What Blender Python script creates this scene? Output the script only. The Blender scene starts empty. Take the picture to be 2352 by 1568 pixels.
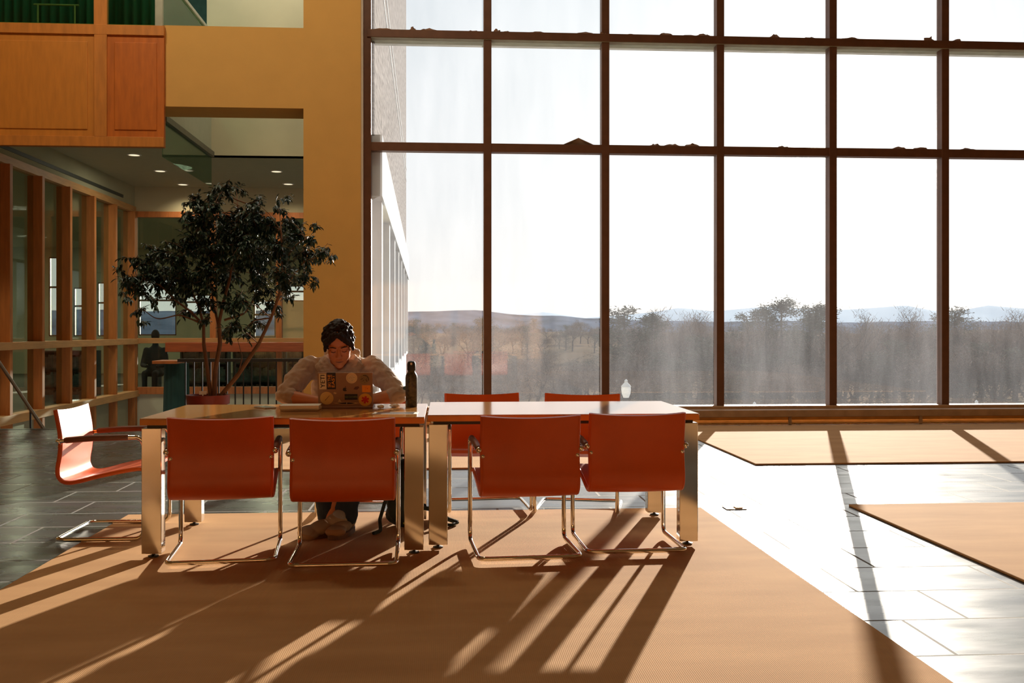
import bpy, bmesh, math, random
from mathutils import Vector, Matrix, Euler, noise
rnd = random.Random(7)
C = bpy.context.collection
PI = math.pi
# ------------------------------------------------------------------ camera model
F = 2287.0; HY = 757.0; CX = 1176.0; CH = 1.22
TH = math.atan(156 / F); CT, ST = math.cos(TH), math.sin(TH)

def at(px, py, X=None, Y=None, Z=None):
    """world point seen at pixel (px, py) on the plane X=, Y= or Z="""
    u = (px - CX) / F
    d = Vector((ST + u * CT, CT - u * ST, -(py - HY) / F))
    if Y is not None: t = Y / d.y
    elif X is not None: t = X / d.x
    else: t = (Z - CH) / d.z
    return Vector((0, 0, CH)) + d * t

# ------------------------------------------------------------------ materials
MATS = {}
def mat(name, col, rough=0.6, metal=0.0, var=0.12, nscale=8.0, bump=0.0, bscale=60.0, stretch=(1, 1, 1),
        spec=0.5, sheen=0.0, col2=None, emit=None, estr=0.0):
    if name in MATS: return MATS[name]
    m = bpy.data.materials.new(name); m.use_nodes = True
    nt = m.node_tree; b = nt.nodes['Principled BSDF']
    tc = nt.nodes.new('ShaderNodeTexCoord'); mp = nt.nodes.new('ShaderNodeMapping')
    mp.inputs['Scale'].default_value = stretch
    nt.links.new(tc.outputs['Object'], mp.inputs[0])
    n = nt.nodes.new('ShaderNodeTexNoise'); n.inputs['Scale'].default_value = nscale; n.inputs['Detail'].default_value = 5
    nt.links.new(mp.outputs[0], n.inputs['Vector'])
    r = nt.nodes.new('ShaderNodeValToRGB')
    c2 = col2 or tuple(c * (1 - var) for c in col)
    c1 = col if col2 else tuple(min(1, c * (1 + var)) for c in col)
    r.color_ramp.elements[0].position = 0.3; r.color_ramp.elements[1].position = 0.7
    r.color_ramp.elements[0].color = (*c2, 1); r.color_ramp.elements[1].color = (*c1, 1)
    nt.links.new(n.outputs['Fac'], r.inputs[0]); nt.links.new(r.outputs[0], b.inputs['Base Color'])
    b.inputs['Roughness'].default_value = rough; b.inputs['Metallic'].default_value = metal
    b.inputs['Specular IOR Level'].default_value = spec
    if sheen: b.inputs['Sheen Weight'].default_value = sheen
    if emit:
        b.inputs['Emission Color'].default_value = (*emit, 1); b.inputs['Emission Strength'].default_value = estr
    if bump:
        n2 = nt.nodes.new('ShaderNodeTexNoise'); n2.inputs['Scale'].default_value = bscale; n2.inputs['Detail'].default_value = 3
        nt.links.new(mp.outputs[0], n2.inputs['Vector'])
        bp = nt.nodes.new('ShaderNodeBump'); bp.inputs['Strength'].default_value = bump; bp.inputs['Distance'].default_value = 0.01
        nt.links.new(n2.outputs['Fac'], bp.inputs['Height']); nt.links.new(bp.outputs[0], b.inputs['Normal'])
    MATS[name] = m
    return m

def glass(name, tint=(0.9, 0.95, 0.92), dirt=0.0, dirtcol=(0.8, 0.82, 0.85), refl=1.0):
    if name in MATS: return MATS[name]
    m = bpy.data.materials.new(name); m.use_nodes = True
    nt = m.node_tree; nt.nodes.clear()
    N, L = nt.nodes.new, nt.links.new
    out = N('ShaderNodeOutputMaterial'); tr = N('ShaderNodeBsdfTransparent'); tr.inputs[0].default_value = (*tint, 1)
    gl = N('ShaderNodeBsdfGlossy'); gl.inputs['Roughness'].default_value = 0.01
    fr = N('ShaderNodeLayerWeight'); fr.inputs[0].default_value = 0.5
    pw = N('ShaderNodeMath'); pw.operation = 'POWER'; pw.inputs[1].default_value = 5; L(fr.outputs['Facing'], pw.inputs[0])
    ml = N('ShaderNodeMath'); ml.operation = 'MULTIPLY_ADD'; ml.inputs[1].default_value = 0.9 * refl; ml.inputs[2].default_value = 0.035 * refl; L(pw.outputs[0], ml.inputs[0])
    mx = N('ShaderNodeMixShader'); L(ml.outputs[0], mx.inputs[0]); L(tr.outputs[0], mx.inputs[1]); L(gl.outputs[0], mx.inputs[2])
    last = mx
    if dirt:
        tl = N('ShaderNodeBsdfTranslucent'); tl.inputs[0].default_value = (*dirtcol, 1)
        tc = N('ShaderNodeTexCoord'); mp = N('ShaderNodeMapping'); mp.inputs['Scale'].default_value = (2.2, 1, 0.4)
        L(tc.outputs['Object'], mp.inputs[0])
        n = N('ShaderNodeTexNoise'); n.inputs['Scale'].default_value = 1.3; n.inputs['Detail'].default_value = 6; n.inputs['Roughness'].default_value = 0.65
        L(mp.outputs[0], n.inputs['Vector'])
        n2 = N('ShaderNodeTexNoise'); n2.inputs['Scale'].default_value = 30; n2.inputs['Detail'].default_value = 2
        L(tc.outputs['Object'], n2.inputs['Vector'])
        r = N('ShaderNodeMapRange'); r.inputs[1].default_value = 0.25; r.inputs[2].default_value = 0.8
        r.inputs[3].default_value = dirt * 0.55; r.inputs[4].default_value = dirt * 1.7
        L(n.outputs['Fac'], r.inputs[0])
        r2 = N('ShaderNodeMapRange'); r2.inputs[1].default_value = 0.72; r2.inputs[2].default_value = 0.8
        r2.inputs[3].default_value = 0; r2.inputs[4].default_value = dirt * 1.5
        L(n2.outputs['Fac'], r2.inputs[0])
        ad = N('ShaderNodeMath'); ad.operation = 'ADD'; L(r.outputs[0], ad.inputs[0]); L(r2.outputs[0], ad.inputs[1])
        m2 = N('ShaderNodeMixShader'); L(ad.outputs[0], m2.inputs[0]); L(mx.outputs[0], m2.inputs[1]); L(tl.outputs[0], m2.inputs[2])
        last = m2
    L(last.outputs[0], out.inputs[0])
    MATS[name] = m
    return m

def tile_mat():
    m = bpy.data.materials.new('slate_tile'); m.use_nodes = True
    nt = m.node_tree; b = nt.nodes['Principled BSDF']; N, L = nt.nodes.new, nt.links.new
    tc = N('ShaderNodeTexCoord')
    mp = N('ShaderNodeMapping'); mp.inputs['Location'].default_value = (0.13, 0.03, 0); L(tc.outputs['Object'], mp.inputs[0])
    br = N('ShaderNodeTexBrick'); br.offset = 0.37; br.inputs['Scale'].default_value = 1.0
    br.inputs['Brick Width'].default_value = 0.78; br.inputs['Row Height'].default_value = 0.455
    br.inputs['Mortar Size'].default_value = 0.008; br.inputs['Mortar Smooth'].default_value = 0.1
    br.inputs['Color1'].default_value = (0.045, 0.05, 0.043, 1); br.inputs['Color2'].default_value = (0.075, 0.08, 0.07, 1)
    br.inputs['Mortar'].default_value = (0.15, 0.13, 0.09, 1)
    L(mp.outputs[0], br.inputs['Vector'])
    n = N('ShaderNodeTexNoise'); n.inputs['Scale'].default_value = 4; n.inputs['Detail'].default_value = 6
    mp2 = N('ShaderNodeMapping'); mp2.inputs['Scale'].default_value = (0.5, 1.6, 1); L(tc.outputs['Object'], mp2.inputs[0]); L(mp2.outputs[0], n.inputs['Vector'])
    mx = N('ShaderNodeMix'); mx.data_type = 'RGBA'; mx.blend_type = 'OVERLAY'; mx.inputs[0].default_value = 0.5
    L(br.outputs['Color'], mx.inputs[6]); L(n.outputs['Color'], mx.inputs[7])
    hs = N('ShaderNodeHueSaturation'); hs.inputs['Saturation'].default_value = 0.55; L(mx.outputs[2], hs.inputs['Color'])
    L(hs.outputs[0], b.inputs['Base Color'])
    r = N('ShaderNodeMapRange'); r.inputs[3].default_value = 0.18; r.inputs[4].default_value = 0.38; L(n.outputs['Fac'], r.inputs[0])
    r3 = N('ShaderNodeMix'); r3.data_type = 'FLOAT'; r3.inputs[3].default_value = 0.9
    L(br.outputs['Fac'], r3.inputs[0]); L(r.outputs[0], r3.inputs[2]); L(r3.outputs[0], b.inputs['Roughness'])
    b.inputs['Specular IOR Level'].default_value = 0.45
    n3 = N('ShaderNodeTexNoise'); n3.inputs['Scale'].default_value = 6; n3.inputs['Detail'].default_value = 4; L(mp2.outputs[0], n3.inputs['Vector'])
    sub = N('ShaderNodeMath'); sub.operation = 'SUBTRACT'; L(n3.outputs['Fac'], sub.inputs[0]); L(br.outputs['Fac'], sub.inputs[1])
    bp = N('ShaderNodeBump'); bp.inputs['Strength'].default_value = 0.14; bp.inputs['Distance'].default_value = 0.005
    L(sub.outputs[0], bp.inputs['Height']); L(bp.outputs[0], b.inputs['Normal'])
    return m

def rug_mat():
    m = bpy.data.materials.new('ribbed_rug'); m.use_nodes = True
    nt = m.node_tree; b = nt.nodes['Principled BSDF']; N, L = nt.nodes.new, nt.links.new
    tc = N('ShaderNodeTexCoord')
    n = N('ShaderNodeTexNoise'); n.inputs['Scale'].default_value = 2.2; n.inputs['Detail'].default_value = 7
    mp = N('ShaderNodeMapping'); mp.inputs['Scale'].default_value = (0.6, 2.2, 1); L(tc.outputs['Object'], mp.inputs[0]); L(mp.outputs[0], n.inputs['Vector'])
    r = N('ShaderNodeValToRGB'); r.color_ramp.elements[0].color = (0.47, 0.262, 0.118, 1); r.color_ramp.elements[1].color = (0.57, 0.33, 0.155, 1)
    r.color_ramp.elements[0].position = 0.3; r.color_ramp.elements[1].position = 0.7
    L(n.outputs['Fac'], r.inputs[0])
    w = N('ShaderNodeTexWave'); w.bands_direction = 'X'; w.inputs['Scale'].default_value = 42; w.inputs['Distortion'].default_value = 0.6
    w.inputs['Detail'].default_value = 2; w.inputs['Detail Scale'].default_value = 2
    L(tc.outputs['Object'], w.inputs['Vector'])
    mr = N('ShaderNodeMapRange'); mr.inputs[3].default_value = 0.94; mr.inputs[4].default_value = 1.03; L(w.outputs['Fac'], mr.inputs[0])
    mm = N('ShaderNodeVectorMath'); mm.operation = 'SCALE'; L(r.outputs[0], mm.inputs[0]); L(mr.outputs[0], mm.inputs['Scale'])
    L(mm.outputs[0], b.inputs['Base Color'])
    b.inputs['Roughness'].default_value = 0.95; b.inputs['Specular IOR Level'].default_value = 0.05
    bp = N('ShaderNodeBump'); bp.inputs['Strength'].default_value = 0.3; bp.inputs['Distance'].default_value = 0.0015
    L(w.outputs['Fac'], bp.inputs['Height']); L(bp.outputs[0], b.inputs['Normal'])
    return m

beige = mat('beige_plaster', (0.62, 0.36, 0.105), 0.9, var=0.03, nscale=3, bump=0.12, bscale=200)
cream = mat('pale_plaster', (0.50, 0.44, 0.28), 0.9, var=0.05, nscale=2)
sage = mat('grey_green_plaster', (0.40, 0.38, 0.25), 0.9, var=0.05, nscale=2)
backbeige = mat('warm_back_wall', (0.55, 0.27, 0.10), 0.9, var=0.05, nscale=1)
wood = mat('oak_panel', (0.52, 0.19, 0.03), 0.5, var=0.16, nscale=3.0, stretch=(6, 6, 1), bump=0.05)
woodd = mat('oak_dark', (0.46, 0.15, 0.04), 0.5, var=0.2, nscale=3.0, stretch=(6, 6, 1))
woodpost = mat('oak_post', (0.46, 0.155, 0.035), 0.55, var=0.15, nscale=3.0, stretch=(8, 8, 1))
woodh = mat('oak_rail', (0.52, 0.27, 0.10), 0.55, var=0.12, nscale=3.0, stretch=(1, 1, 8))
tabletop = mat('oak_veneer', (0.50, 0.22, 0.06), 0.11, var=0.13, nscale=5.0, stretch=(1, 14, 1), spec=1.0)
tableedge = mat('oak_edge_band', (0.70, 0.28, 0.05), 0.5, var=0.1)
bronze = mat('bronze_frame', (0.13, 0.058, 0.034), 0.42, metal=0.15, var=0.12)
sillm = mat('sill_bronze', (0.46, 0.30, 0.18), 0.6, metal=0.0, var=0.12)
copper = mat('copper_fin_tube', (0.80, 0.38, 0.08), 0.5, metal=0.2, var=0.25, nscale=3)
chrome = mat('polished_chrome', (0.80, 0.77, 0.72), 0.07, metal=1.0, var=0.02)
brushed = mat('polished_steel_panel', (0.80, 0.77, 0.72), 0.10, metal=1.0, var=0.05, nscale=2, bump=0.015, bscale=3)
leather = mat('tan_leather', (0.58, 0.085, 0.005), 0.38, var=0.07, nscale=6, bump=0.05, bscale=260, spec=0.5)
armleather = mat('brown_arm_pad', (0.16, 0.05, 0.02), 0.45, var=0.1)
blackm = mat('black_metal', (0.012, 0.014, 0.016), 0.5, var=0.05)
darkplastic = mat('black_plastic', (0.02, 0.018, 0.016), 0.45)
skinm = mat('skin', (0.52, 0.17, 0.055), 0.55, var=0.06, nscale=12)
hairm = mat('dark_hair', (0.018, 0.009, 0.005), 0.6, spec=0.2, var=0.3, nscale=40, bump=0.5, bscale=90)
hoodm = mat('grey_jersey', (0.40, 0.27, 0.18), 0.95, var=0.06, nscale=30, bump=0.15, bscale=180, sheen=0.3)
denim = mat('dark_denim', (0.018, 0.025, 0.035), 0.9, var=0.1, bump=0.1, bscale=200)
shoem = mat('tan_canvas', (0.34, 0.25, 0.15), 0.85, var=0.1, bump=0.1)
shoesole = mat('brown_rubber', (0.17, 0.085, 0.035), 0.8)
terracotta = mat('red_glaze', (0.22, 0.022, 0.012), 0.45, var=0.12)
soil = mat('potting_soil', (0.05, 0.03, 0.02), 1.0, var=0.3, bump=0.5)
leafm = mat('ficus_leaf', (0.012, 0.036, 0.02), 0.42, var=0.4, nscale=3)
barkm = mat('ficus_bark', (0.16, 0.08, 0.04), 0.8, var=0.2, nscale=10)
paper = mat('white_paper', (0.78, 0.73, 0.64), 0.7, var=0.03)
photom = mat('dark_print', (0.10, 0.08, 0.07), 0.25, var=0.5, nscale=20)
packm = mat('dark_nylon', (0.018, 0.024, 0.014), 0.8, var=0.2, bump=0.2, bscale=80)
yellowm = mat('lime_cord', (0.55, 0.5, 0.03), 0.6)
bottlem = mat('speckled_black_enamel', (0.012, 0.014, 0.012), 0.38, col2=(0.11, 0.10, 0.05), nscale=70)
alum = mat('brown_grey_lid', (0.30, 0.185, 0.12), 0.45, metal=0.15, var=0.04)
tealm = mat('teal_fabric', (0.014, 0.055, 0.05), 0.9, var=0.25, nscale=2, stretch=(10, 10, 0.3))
greencurt = mat('green_curtain', (0.03, 0.17, 0.13), 0.85, var=0.3, nscale=1.5, stretch=(12, 12, 0.3))
darkroom = mat('dark_furniture', (0.03, 0.035, 0.03), 0.7, var=0.3)
ceilm = mat('ceiling_grey_green', (0.42, 0.40, 0.26), 0.95, var=0.03)
wingstone = mat('wing_limestone', (0.50, 0.53, 0.55), 0.85, var=0.05, nscale=2, spec=0.0)
stone = mat('rough_stone', (0.20, 0.19, 0.185), 0.95, var=0.5, nscale=6, stretch=(1, 0.35, 4), bump=0.8, bscale=12, spec=0.0)
whitestone = mat('pale_limestone', (0.82, 0.80, 0.74), 0.85, var=0.05, nscale=2)
fieldm = mat('winter_field', (0.19, 0.13, 0.085), 1.0, col2=(0.11, 0.09, 0.06), nscale=0.03, spec=0.0)
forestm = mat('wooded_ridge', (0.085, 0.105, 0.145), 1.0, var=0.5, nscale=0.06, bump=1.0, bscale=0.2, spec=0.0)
mountm = mat('hazed_mountain', (0.46, 0.54, 0.62), 1.0, var=0.05, nscale=0.002, spec=0.0)  # aerial haze painted into the colour as an even pale blue
treebark = mat('bare_bark', (0.07, 0.055, 0.045), 1.0, var=0.3, spec=0.0)
twigm = mat('bare_twigs', (0.21, 0.155, 0.115), 1.0, var=0.3, nscale=1, spec=0.0)
needlem = mat('pine_needles', (0.11, 0.11, 0.075), 1.0, var=0.4, nscale=1, spec=0.0)
lampglass = mat('lamp_globe_white', (0.85, 0.84, 0.78), 0.4, emit=(1, 0.95, 0.85), estr=0.25)
flakem = mat('dry_leaf_brown', (0.22, 0.115, 0.065), 0.9, var=0.25)
winglass = glass('window_glass', (0.97, 0.975, 0.98), dirt=0.024, dirtcol=(0.72, 0.74, 0.82))
inglass = glass('interior_glass', (0.82, 0.88, 0.82))
railglass = glass('green_glass', (0.62, 0.78, 0.68), refl=0.8)
wingglass = glass('wing_glass', (0.5, 0.52, 0.55), dirt=0.04)
tilem = tile_mat(); rugm = rug_mat()
plaza = mat('plaza_paving', (0.25, 0.25, 0.25), 0.9, var=0.1, nscale=0.5, spec=0.0)

# ------------------------------------------------------------------ mesh helpers
class M:
    def __init__(s): s.bm = bmesh.new(); s.nbox = 0
    def box(s, x0, x1, y0, y1, z0, z1, bev=0.0):
        s.nbox += 1; r = bmesh.ops.create_cube(s.bm, size=1)['verts']; nf = len(s.bm.faces) - 6
        s.flat_ok = (nf == 0 if s.nbox == 1 else getattr(s, 'flat_ok', False) and nf == s.nface)
        for v in r:
            v.co = Vector((x0 if v.co.x < 0 else x1, y0 if v.co.y < 0 else y1, z0 if v.co.z < 0 else z1))
        if bev:
            es = list({e for v in r for e in v.link_edges})
            bmesh.ops.bevel(s.bm, geom=es, offset=bev, segments=2, affect='EDGES', profile=0.5)
        s.nface = len(s.bm.faces)
        return s
    def tube(s, pts, r, seg=12, cap=True, close=False):
        pts = [Vector(p) for p in pts]; n = len(pts)
        rr = r if isinstance(r, (list, tuple)) else [r] * n
        rings = []; prev = None
        for i, p in enumerate(pts):
            if close: t = (pts[(i + 1) % n] - pts[i - 1]).normalized()
            else: t = (pts[min(i + 1, n - 1)] - pts[max(i - 1, 0)]).normalized()
            if prev is None:
                a = Vector((0, 0, 1)) if abs(t.z) < 0.9 else Vector((1, 0, 0))
                nx = (a - t * a.dot(t)).normalized()
            else:
                nx = (prev - t * prev.dot(t)).normalized()
            prev = nx; ny = t.cross(nx)
            rings.append([s.bm.verts.new(p + (nx * math.cos(2 * PI * k / seg) + ny * math.sin(2 * PI * k / seg)) * rr[i]) for k in range(seg)])
        m = n if close else n - 1
        for i in range(m):
            a, b = rings[i], rings[(i + 1) % n]
            for k in range(seg): s.bm.faces.new((a[k], a[(k + 1) % seg], b[(k + 1) % seg], b[k]))
        if cap and not close:
            s.bm.faces.new(list(reversed(rings[0]))); s.bm.faces.new(rings[-1])
        return s
    def lathe(s, prof, c=(0, 0, 0), seg=32):
        c = Vector(c); rings = []
        for r, z in prof:
            if r < 1e-6: rings.append([s.bm.verts.new(c + Vector((0, 0, z)))])
            else: rings.append([s.bm.verts.new(c + Vector((r * math.cos(2 * PI * k / seg), r * math.sin(2 * PI * k / seg), z))) for k in range(seg)])
        for a, b in zip(rings, rings[1:]):
            for k in range(seg):
                k2 = (k + 1) % seg
                if len(a) == 1 and len(b) == 1: continue
                if len(a) == 1: s.bm.faces.new((a[0], b[k2], b[k]))
                elif len(b) == 1: s.bm.faces.new((a[k], a[k2], b[0]))
                else: s.bm.faces.new((a[k], a[k2], b[k2], b[k]))
        return s
    def ell(s, c, r, rot=None, seg=20):
        if not isinstance(r, (tuple, list)): r = (r, r, r)
        mt = Matrix.Translation(Vector(c)) @ (Euler(rot).to_matrix().to_4x4() if rot else Matrix()) @ Matrix.Diagonal((*r, 1))
        bmesh.ops.create_uvsphere(s.bm, u_segments=seg, v_segments=max(6, seg // 2), radius=1, matrix=mt)
        return s
    def cap(s, p0, r0, p1, r1, seg=16, steps=4):
        p0, p1 = Vector(p0), Vector(p1)
        s.tube([p0.lerp(p1, i / steps) for i in range(steps + 1)], [r0 + (r1 - r0) * i / steps for i in range(steps + 1)], seg)
        s.ell(p0, r0, seg=seg); s.ell(p1, r1, seg=seg)
        return s
    def quad(s, a, b, c, d):
        s.bm.faces.new([s.bm.verts.new(Vector(p)) for p in (a, b, c, d)]); return s
    def tri(s, a, b, c):
        s.bm.faces.new([s.bm.verts.new(Vector(p)) for p in (a, b, c)]); return s
    def prism(s, poly, z0, z1, axis='z'):
        def P(p, h):
            return Vector((p[0], p[1], h)) if axis == 'z' else (Vector((p[0], h, p[1])) if axis == 'y' else Vector((h, p[0], p[1])))
        a = [s.bm.verts.new(P(p, z0)) for p in poly]; b = [s.bm.verts.new(P(p, z1)) for p in poly]
        n = len(poly)
        s.bm.faces.new(a); s.bm.faces.new(list(reversed(b)))
        for i in range(n): s.bm.faces.new((a[i], b[i], b[(i + 1) % n], a[(i + 1) % n]))
        return s
    def xf(s, m):
        bmesh.ops.transform(s.bm, matrix=m, verts=s.bm.verts); return s
    def mesh(s, name, smooth=True, fixn=True):
        if fixn: bmesh.ops.recalc_face_normals(s.bm, faces=s.bm.faces)
        if s.nbox and s.flat_ok and len(s.bm.faces) == s.nface: smooth = False      # made of boxes only: keep faces flat
        me = bpy.data.meshes.new(name); s.bm.to_mesh(me); s.bm.free()
        if smooth:
            me.polygons.foreach_set('use_smooth', [True] * len(me.polygons))
            try: me.set_sharp_from_angle(angle=math.radians(35))
            except Exception: pass
        return me

def fillet(pts, r, n=6):
    pts = [Vector(p) for p in pts]; out = [pts[0]]
    for i in range(1, len(pts) - 1):
        p = pts[i]; a = (pts[i - 1] - p); b = (pts[i + 1] - p)
        ang = a.angle(b); d = min(r / math.tan(ang / 2), a.length * 0.49, b.length * 0.49)
        s, e = p + a.normalized() * d, p + b.normalized() * d
        for k in range(n + 1):
            t = k / n; out.append(s * (1 - t) ** 2 + p * 2 * t * (1 - t) + e * t * t)
    out.append(pts[-1])
    return out

def remesh(m, voxel, smooth=3, fn=None):
    """closed overlapping solids -> one continuous skin"""
    me = bpy.data.meshes.new('tmp'); m.bm.to_mesh(me); m.bm.free()
    o = bpy.data.objects.new('tmp', me); C.objects.link(o)
    md = o.modifiers.new('r', 'REMESH'); md.mode = 'VOXEL'; md.voxel_size = voxel; md.use_smooth_shade = True
    if smooth:
        sm = o.modifiers.new('s', 'SMOOTH'); sm.factor = 0.5; sm.iterations = smooth
    bpy.context.view_layer.update()
    dg = bpy.context.evaluated_depsgraph_get()
    res = bpy.data.meshes.new_from_object(o.evaluated_get(dg))
    bpy.data.objects.remove(o); bpy.data.meshes.remove(me)
    if fn:
        n_ = len(res.vertices); cs = [0.0] * (3 * n_); res.vertices.foreach_get('co', cs)
        ns = [v.normal.copy() for v in res.vertices]; out = []
        for i in range(n_):
            c = Vector(cs[3 * i:3 * i + 3]); out += list(c + fn(c, ns[i]))
        res.vertices.foreach_set('co', out); res.update()
    res.polygons.foreach_set('use_smooth', [True] * len(res.polygons))
    return res

# ------------------------------------------------------------------ object helpers
def _link(name, me, m, parent=None, loc=None):
    if isinstance(me, M): me = me.mesh(name)
    me.name = name
    if m is not None:
        me.materials.clear(); me.materials.append(m)
    o = bpy.data.objects.new(name, me); C.objects.link(o)
    if loc is not None: o.location = loc
    if parent is not None: o.parent = parent
    return o
def wloc(o):
    v = Vector(o.location)
    while o.parent: o = o.parent; v = v + o.location
    return v
def part(name, me, m, parent, world=True, label=None):
    """child mesh; world=True: vertices were given in world coordinates"""
    if isinstance(me, M): me = me.mesh(name)
    if world: me.transform(Matrix.Translation(-wloc(parent)))
    o = _link(name, me, m, parent)
    if label: o['label'] = label
    return o
def tag(o, label, cat, group=None, kind=None):
    if label: o['label'] = label
    if cat: o['category'] = cat
    if group: o['group'] = group
    if kind: o['kind'] = kind
    return o
def thing(name, label, cat, loc=(0, 0, 0), rz=0, group=None, kind=None):
    o = bpy.data.objects.new(name, None); C.objects.link(o); o.empty_display_size = 0.1
    o.location = loc; o.rotation_euler = (0, 0, rz)
    return tag(o, label, cat, group, kind)
def solo(name, me, m, label, cat, group=None, kind=None):
    """one-mesh thing given in world coordinates; origin goes to its base centre"""
    if isinstance(me, M): me = me.mesh(name)
    xs = [v.co.x for v in me.vertices]; ys = [v.co.y for v in me.vertices]; zs = [v.co.z for v in me.vertices]
    c = Vector(((min(xs) + max(xs)) / 2, (min(ys) + max(ys)) / 2, min(zs)))
    me.transform(Matrix.Translation(-c))
    return tag(_link(name, me, m, loc=c), label, cat, group, kind)
def struct(name, me, m):
    o = _link(name, me, m); o['kind'] = 'structure'; return o
def kids(o): return [c for c in bpy.data.objects if c.parent == o]
def copy_tree(o, parent=None):
    c = o.copy(); C.objects.link(c); c.parent = parent
    for ch in kids(o): copy_tree(ch, c)
    return c

# ------------------------------------------------------------------ measures
YW = 12.62      # beige wall face, and the floor's edge at the stairwell
YF = 12.80      # window frame inner face
ZC = 3.97
XP = at(697, 500, Y=YW).x       # left edge of the pillar
XE = -1.045                     # right end of the beige wall
GX = -3.66                      # hanging glass and upper balustrade
XL = -5.94                      # left glazed wall
YB = 19.6                       # glazed wall at the back
YFA = 16.0                      # fascia

# ------------------------------------------------------------------ shell
f = M().box(-9, 15, -16, YW, -0.3, 0).box(XP, 15, YW, 13.0, -0.3, 0); struct('floor', f, tilem)
struct('trim_1', M().box(-9, XP, YW - 0.10, YW + 0.02, -0.32, 0.004), mat('slate_edge', (0.05, 0.05, 0.045), 0.4))
struct('wall_back', M().box(-9.3, 15.3, -16.3, -16, -0.3, 9.0), backbeige)
struct('wall_right', M().box(15, 15.3, -16, 13.2, -0.3, 9.0), beige)
struct('wall_left', M().box(-9.3, -9, -16, YW, -0.3, 9.0), beige)
struct('ceiling', M().box(-9.3, 15.3, -16.3, 13.2, 8.7, 9.0), cream)
zb1 = at(500, 60, Y=YW).z
w = M().box(XP, XE, YW, YW + 0.62, -0.3, 8.7)
w.box(-9, XP, YW, YW + 0.62, ZC + 0.02, zb1 - .002).box(-9, XP, YW, YW + 0.3, 7.6, 8.7)
struct('wall_beige', w, beige)

# ------------------------------------------------------------------ window wall
win = thing('window_1', None, None, (0, YF, 0), kind='structure')
vx = [at(843, 500, Y=YF).x, at(1120, 500, Y=YF).x, at(1391, 500, Y=YF).x, at(1655, 500, Y=YF).x, at(1914, 500, Y=YF).x, at(2172, 500, Y=YF).x]
dx = vx[5] - vx[4]
while vx[-1] < 14: vx.append(vx[-1] + dx)
zs0, zs1, zs2 = at(1400, 933, Y=YF).z, at(1390, 342, Y=YF).z, at(1390, 87, Y=YF).z
ZT = 8.5
for i, x in enumerate(vx):
    hw = 0.05 if i else 0.052
    part('mullion', M().box(x - hw, x + hw, YF, YF + 0.15, zs0 - 0.05, ZT, 0.004), bronze, win)
zrows = [zs0, zs1, zs2, 6.5, ZT]
part('transom', M().box(vx[0], vx[-1], YF + 0.004, YF + 0.145, zs1 - 0.055, zs1 + 0.055, 0.004), bronze, win)
part('transom', M().box(vx[0], vx[-1], YF - 0.02, YF + 0.36, zs2 - 0.05, zs2 + 0.05, 0.004), bronze, win)
part('transom', M().box(vx[0], vx[-1], YF + 0.004, YF + 0.145, 6.45, 6.55), bronze, win)
part('soffit_bounce', M().box(vx[0] + .05, vx[-1], YF - 0.012, YF + 0.352, zs2 - 0.056, zs2 - 0.05), mat('grey_green_bounce', (.34, .35, .27), .6), win)  # added strip under the transom, bounced light painted in as paler grey-green
part('head_frame', M().box(vx[0], 15, YF, YF + 0.2, ZT - 0.05, 8.7), bronze, win)
part('bottom_frame', M().box(vx[0] - .05, 15, YF - 0.05, YF + 0.2, zs0 - 0.10, zs0, 0.006).box(XE, 15, YF - 0.02, YF + 0.2, -0.3, 0.06), sillm, win)
for i in range(len(vx) - 1):
    for j in range(4):
        part('pane', M().box(vx[i] + 0.045, vx[i + 1] - 0.045, YF + 0.09, YF + 0.098, zrows[j] + 0.04 * (j > 0), zrows[j + 1] - 0.04), winglass, win)
struct('trim_2', M().box(XE - 0.002, XE + 0.02, YW + 0.05, YF + 0.3, 0, 8.7), whitestone)
# convector under the window
cv = thing('baseboard_heater', 'long low copper coloured fin heater under the tall window wall', 'heater', (6, YF - 0.2, 0))
part('cover', M().box(vx[0], 14.9, YF - 0.24, YF - 0.05, zs0 - 0.13, zs0 - 0.04, 0.006), sillm, cv, label='brown grey metal cover strip')
part('fin_tube', M().box(vx[0] + .05, 14.9, YF - 0.20, YF - 0.07, 0.055, zs0 - 0.13), copper, cv, label='copper coloured finned tube')
for px in (1515, 1815, 2115):
    x = at(px, 960, Y=YF - 0.22).x
    part('support_bracket', M().box(x - 0.02, x + 0.02, YF - 0.225, YF - 0.205, 0.0, zs0 - 0.11), sillm, cv)

# ------------------------------------------------------------------ rooms beyond the beige wall
def wall_y(y0, y1, x0, x1, z0, z1, holes):
    m = M(); xs = sorted({x0, x1, *[h[0] for h in holes], *[h[1] for h in holes]}); zz = sorted({z0, z1, *[h[2] for h in holes], *[h[3] for h in holes]})
    for a, b in zip(xs, xs[1:]):
        for c, d in zip(zz, zz[1:]):
            if not any(h[0] - 1e-6 <= a and b <= h[1] + 1e-6 and h[2] - 1e-6 <= c and d <= h[3] + 1e-6 for h in holes):
                m.box(a, b, y0, y1, c, d)
    return m
YFW = 34.4
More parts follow.
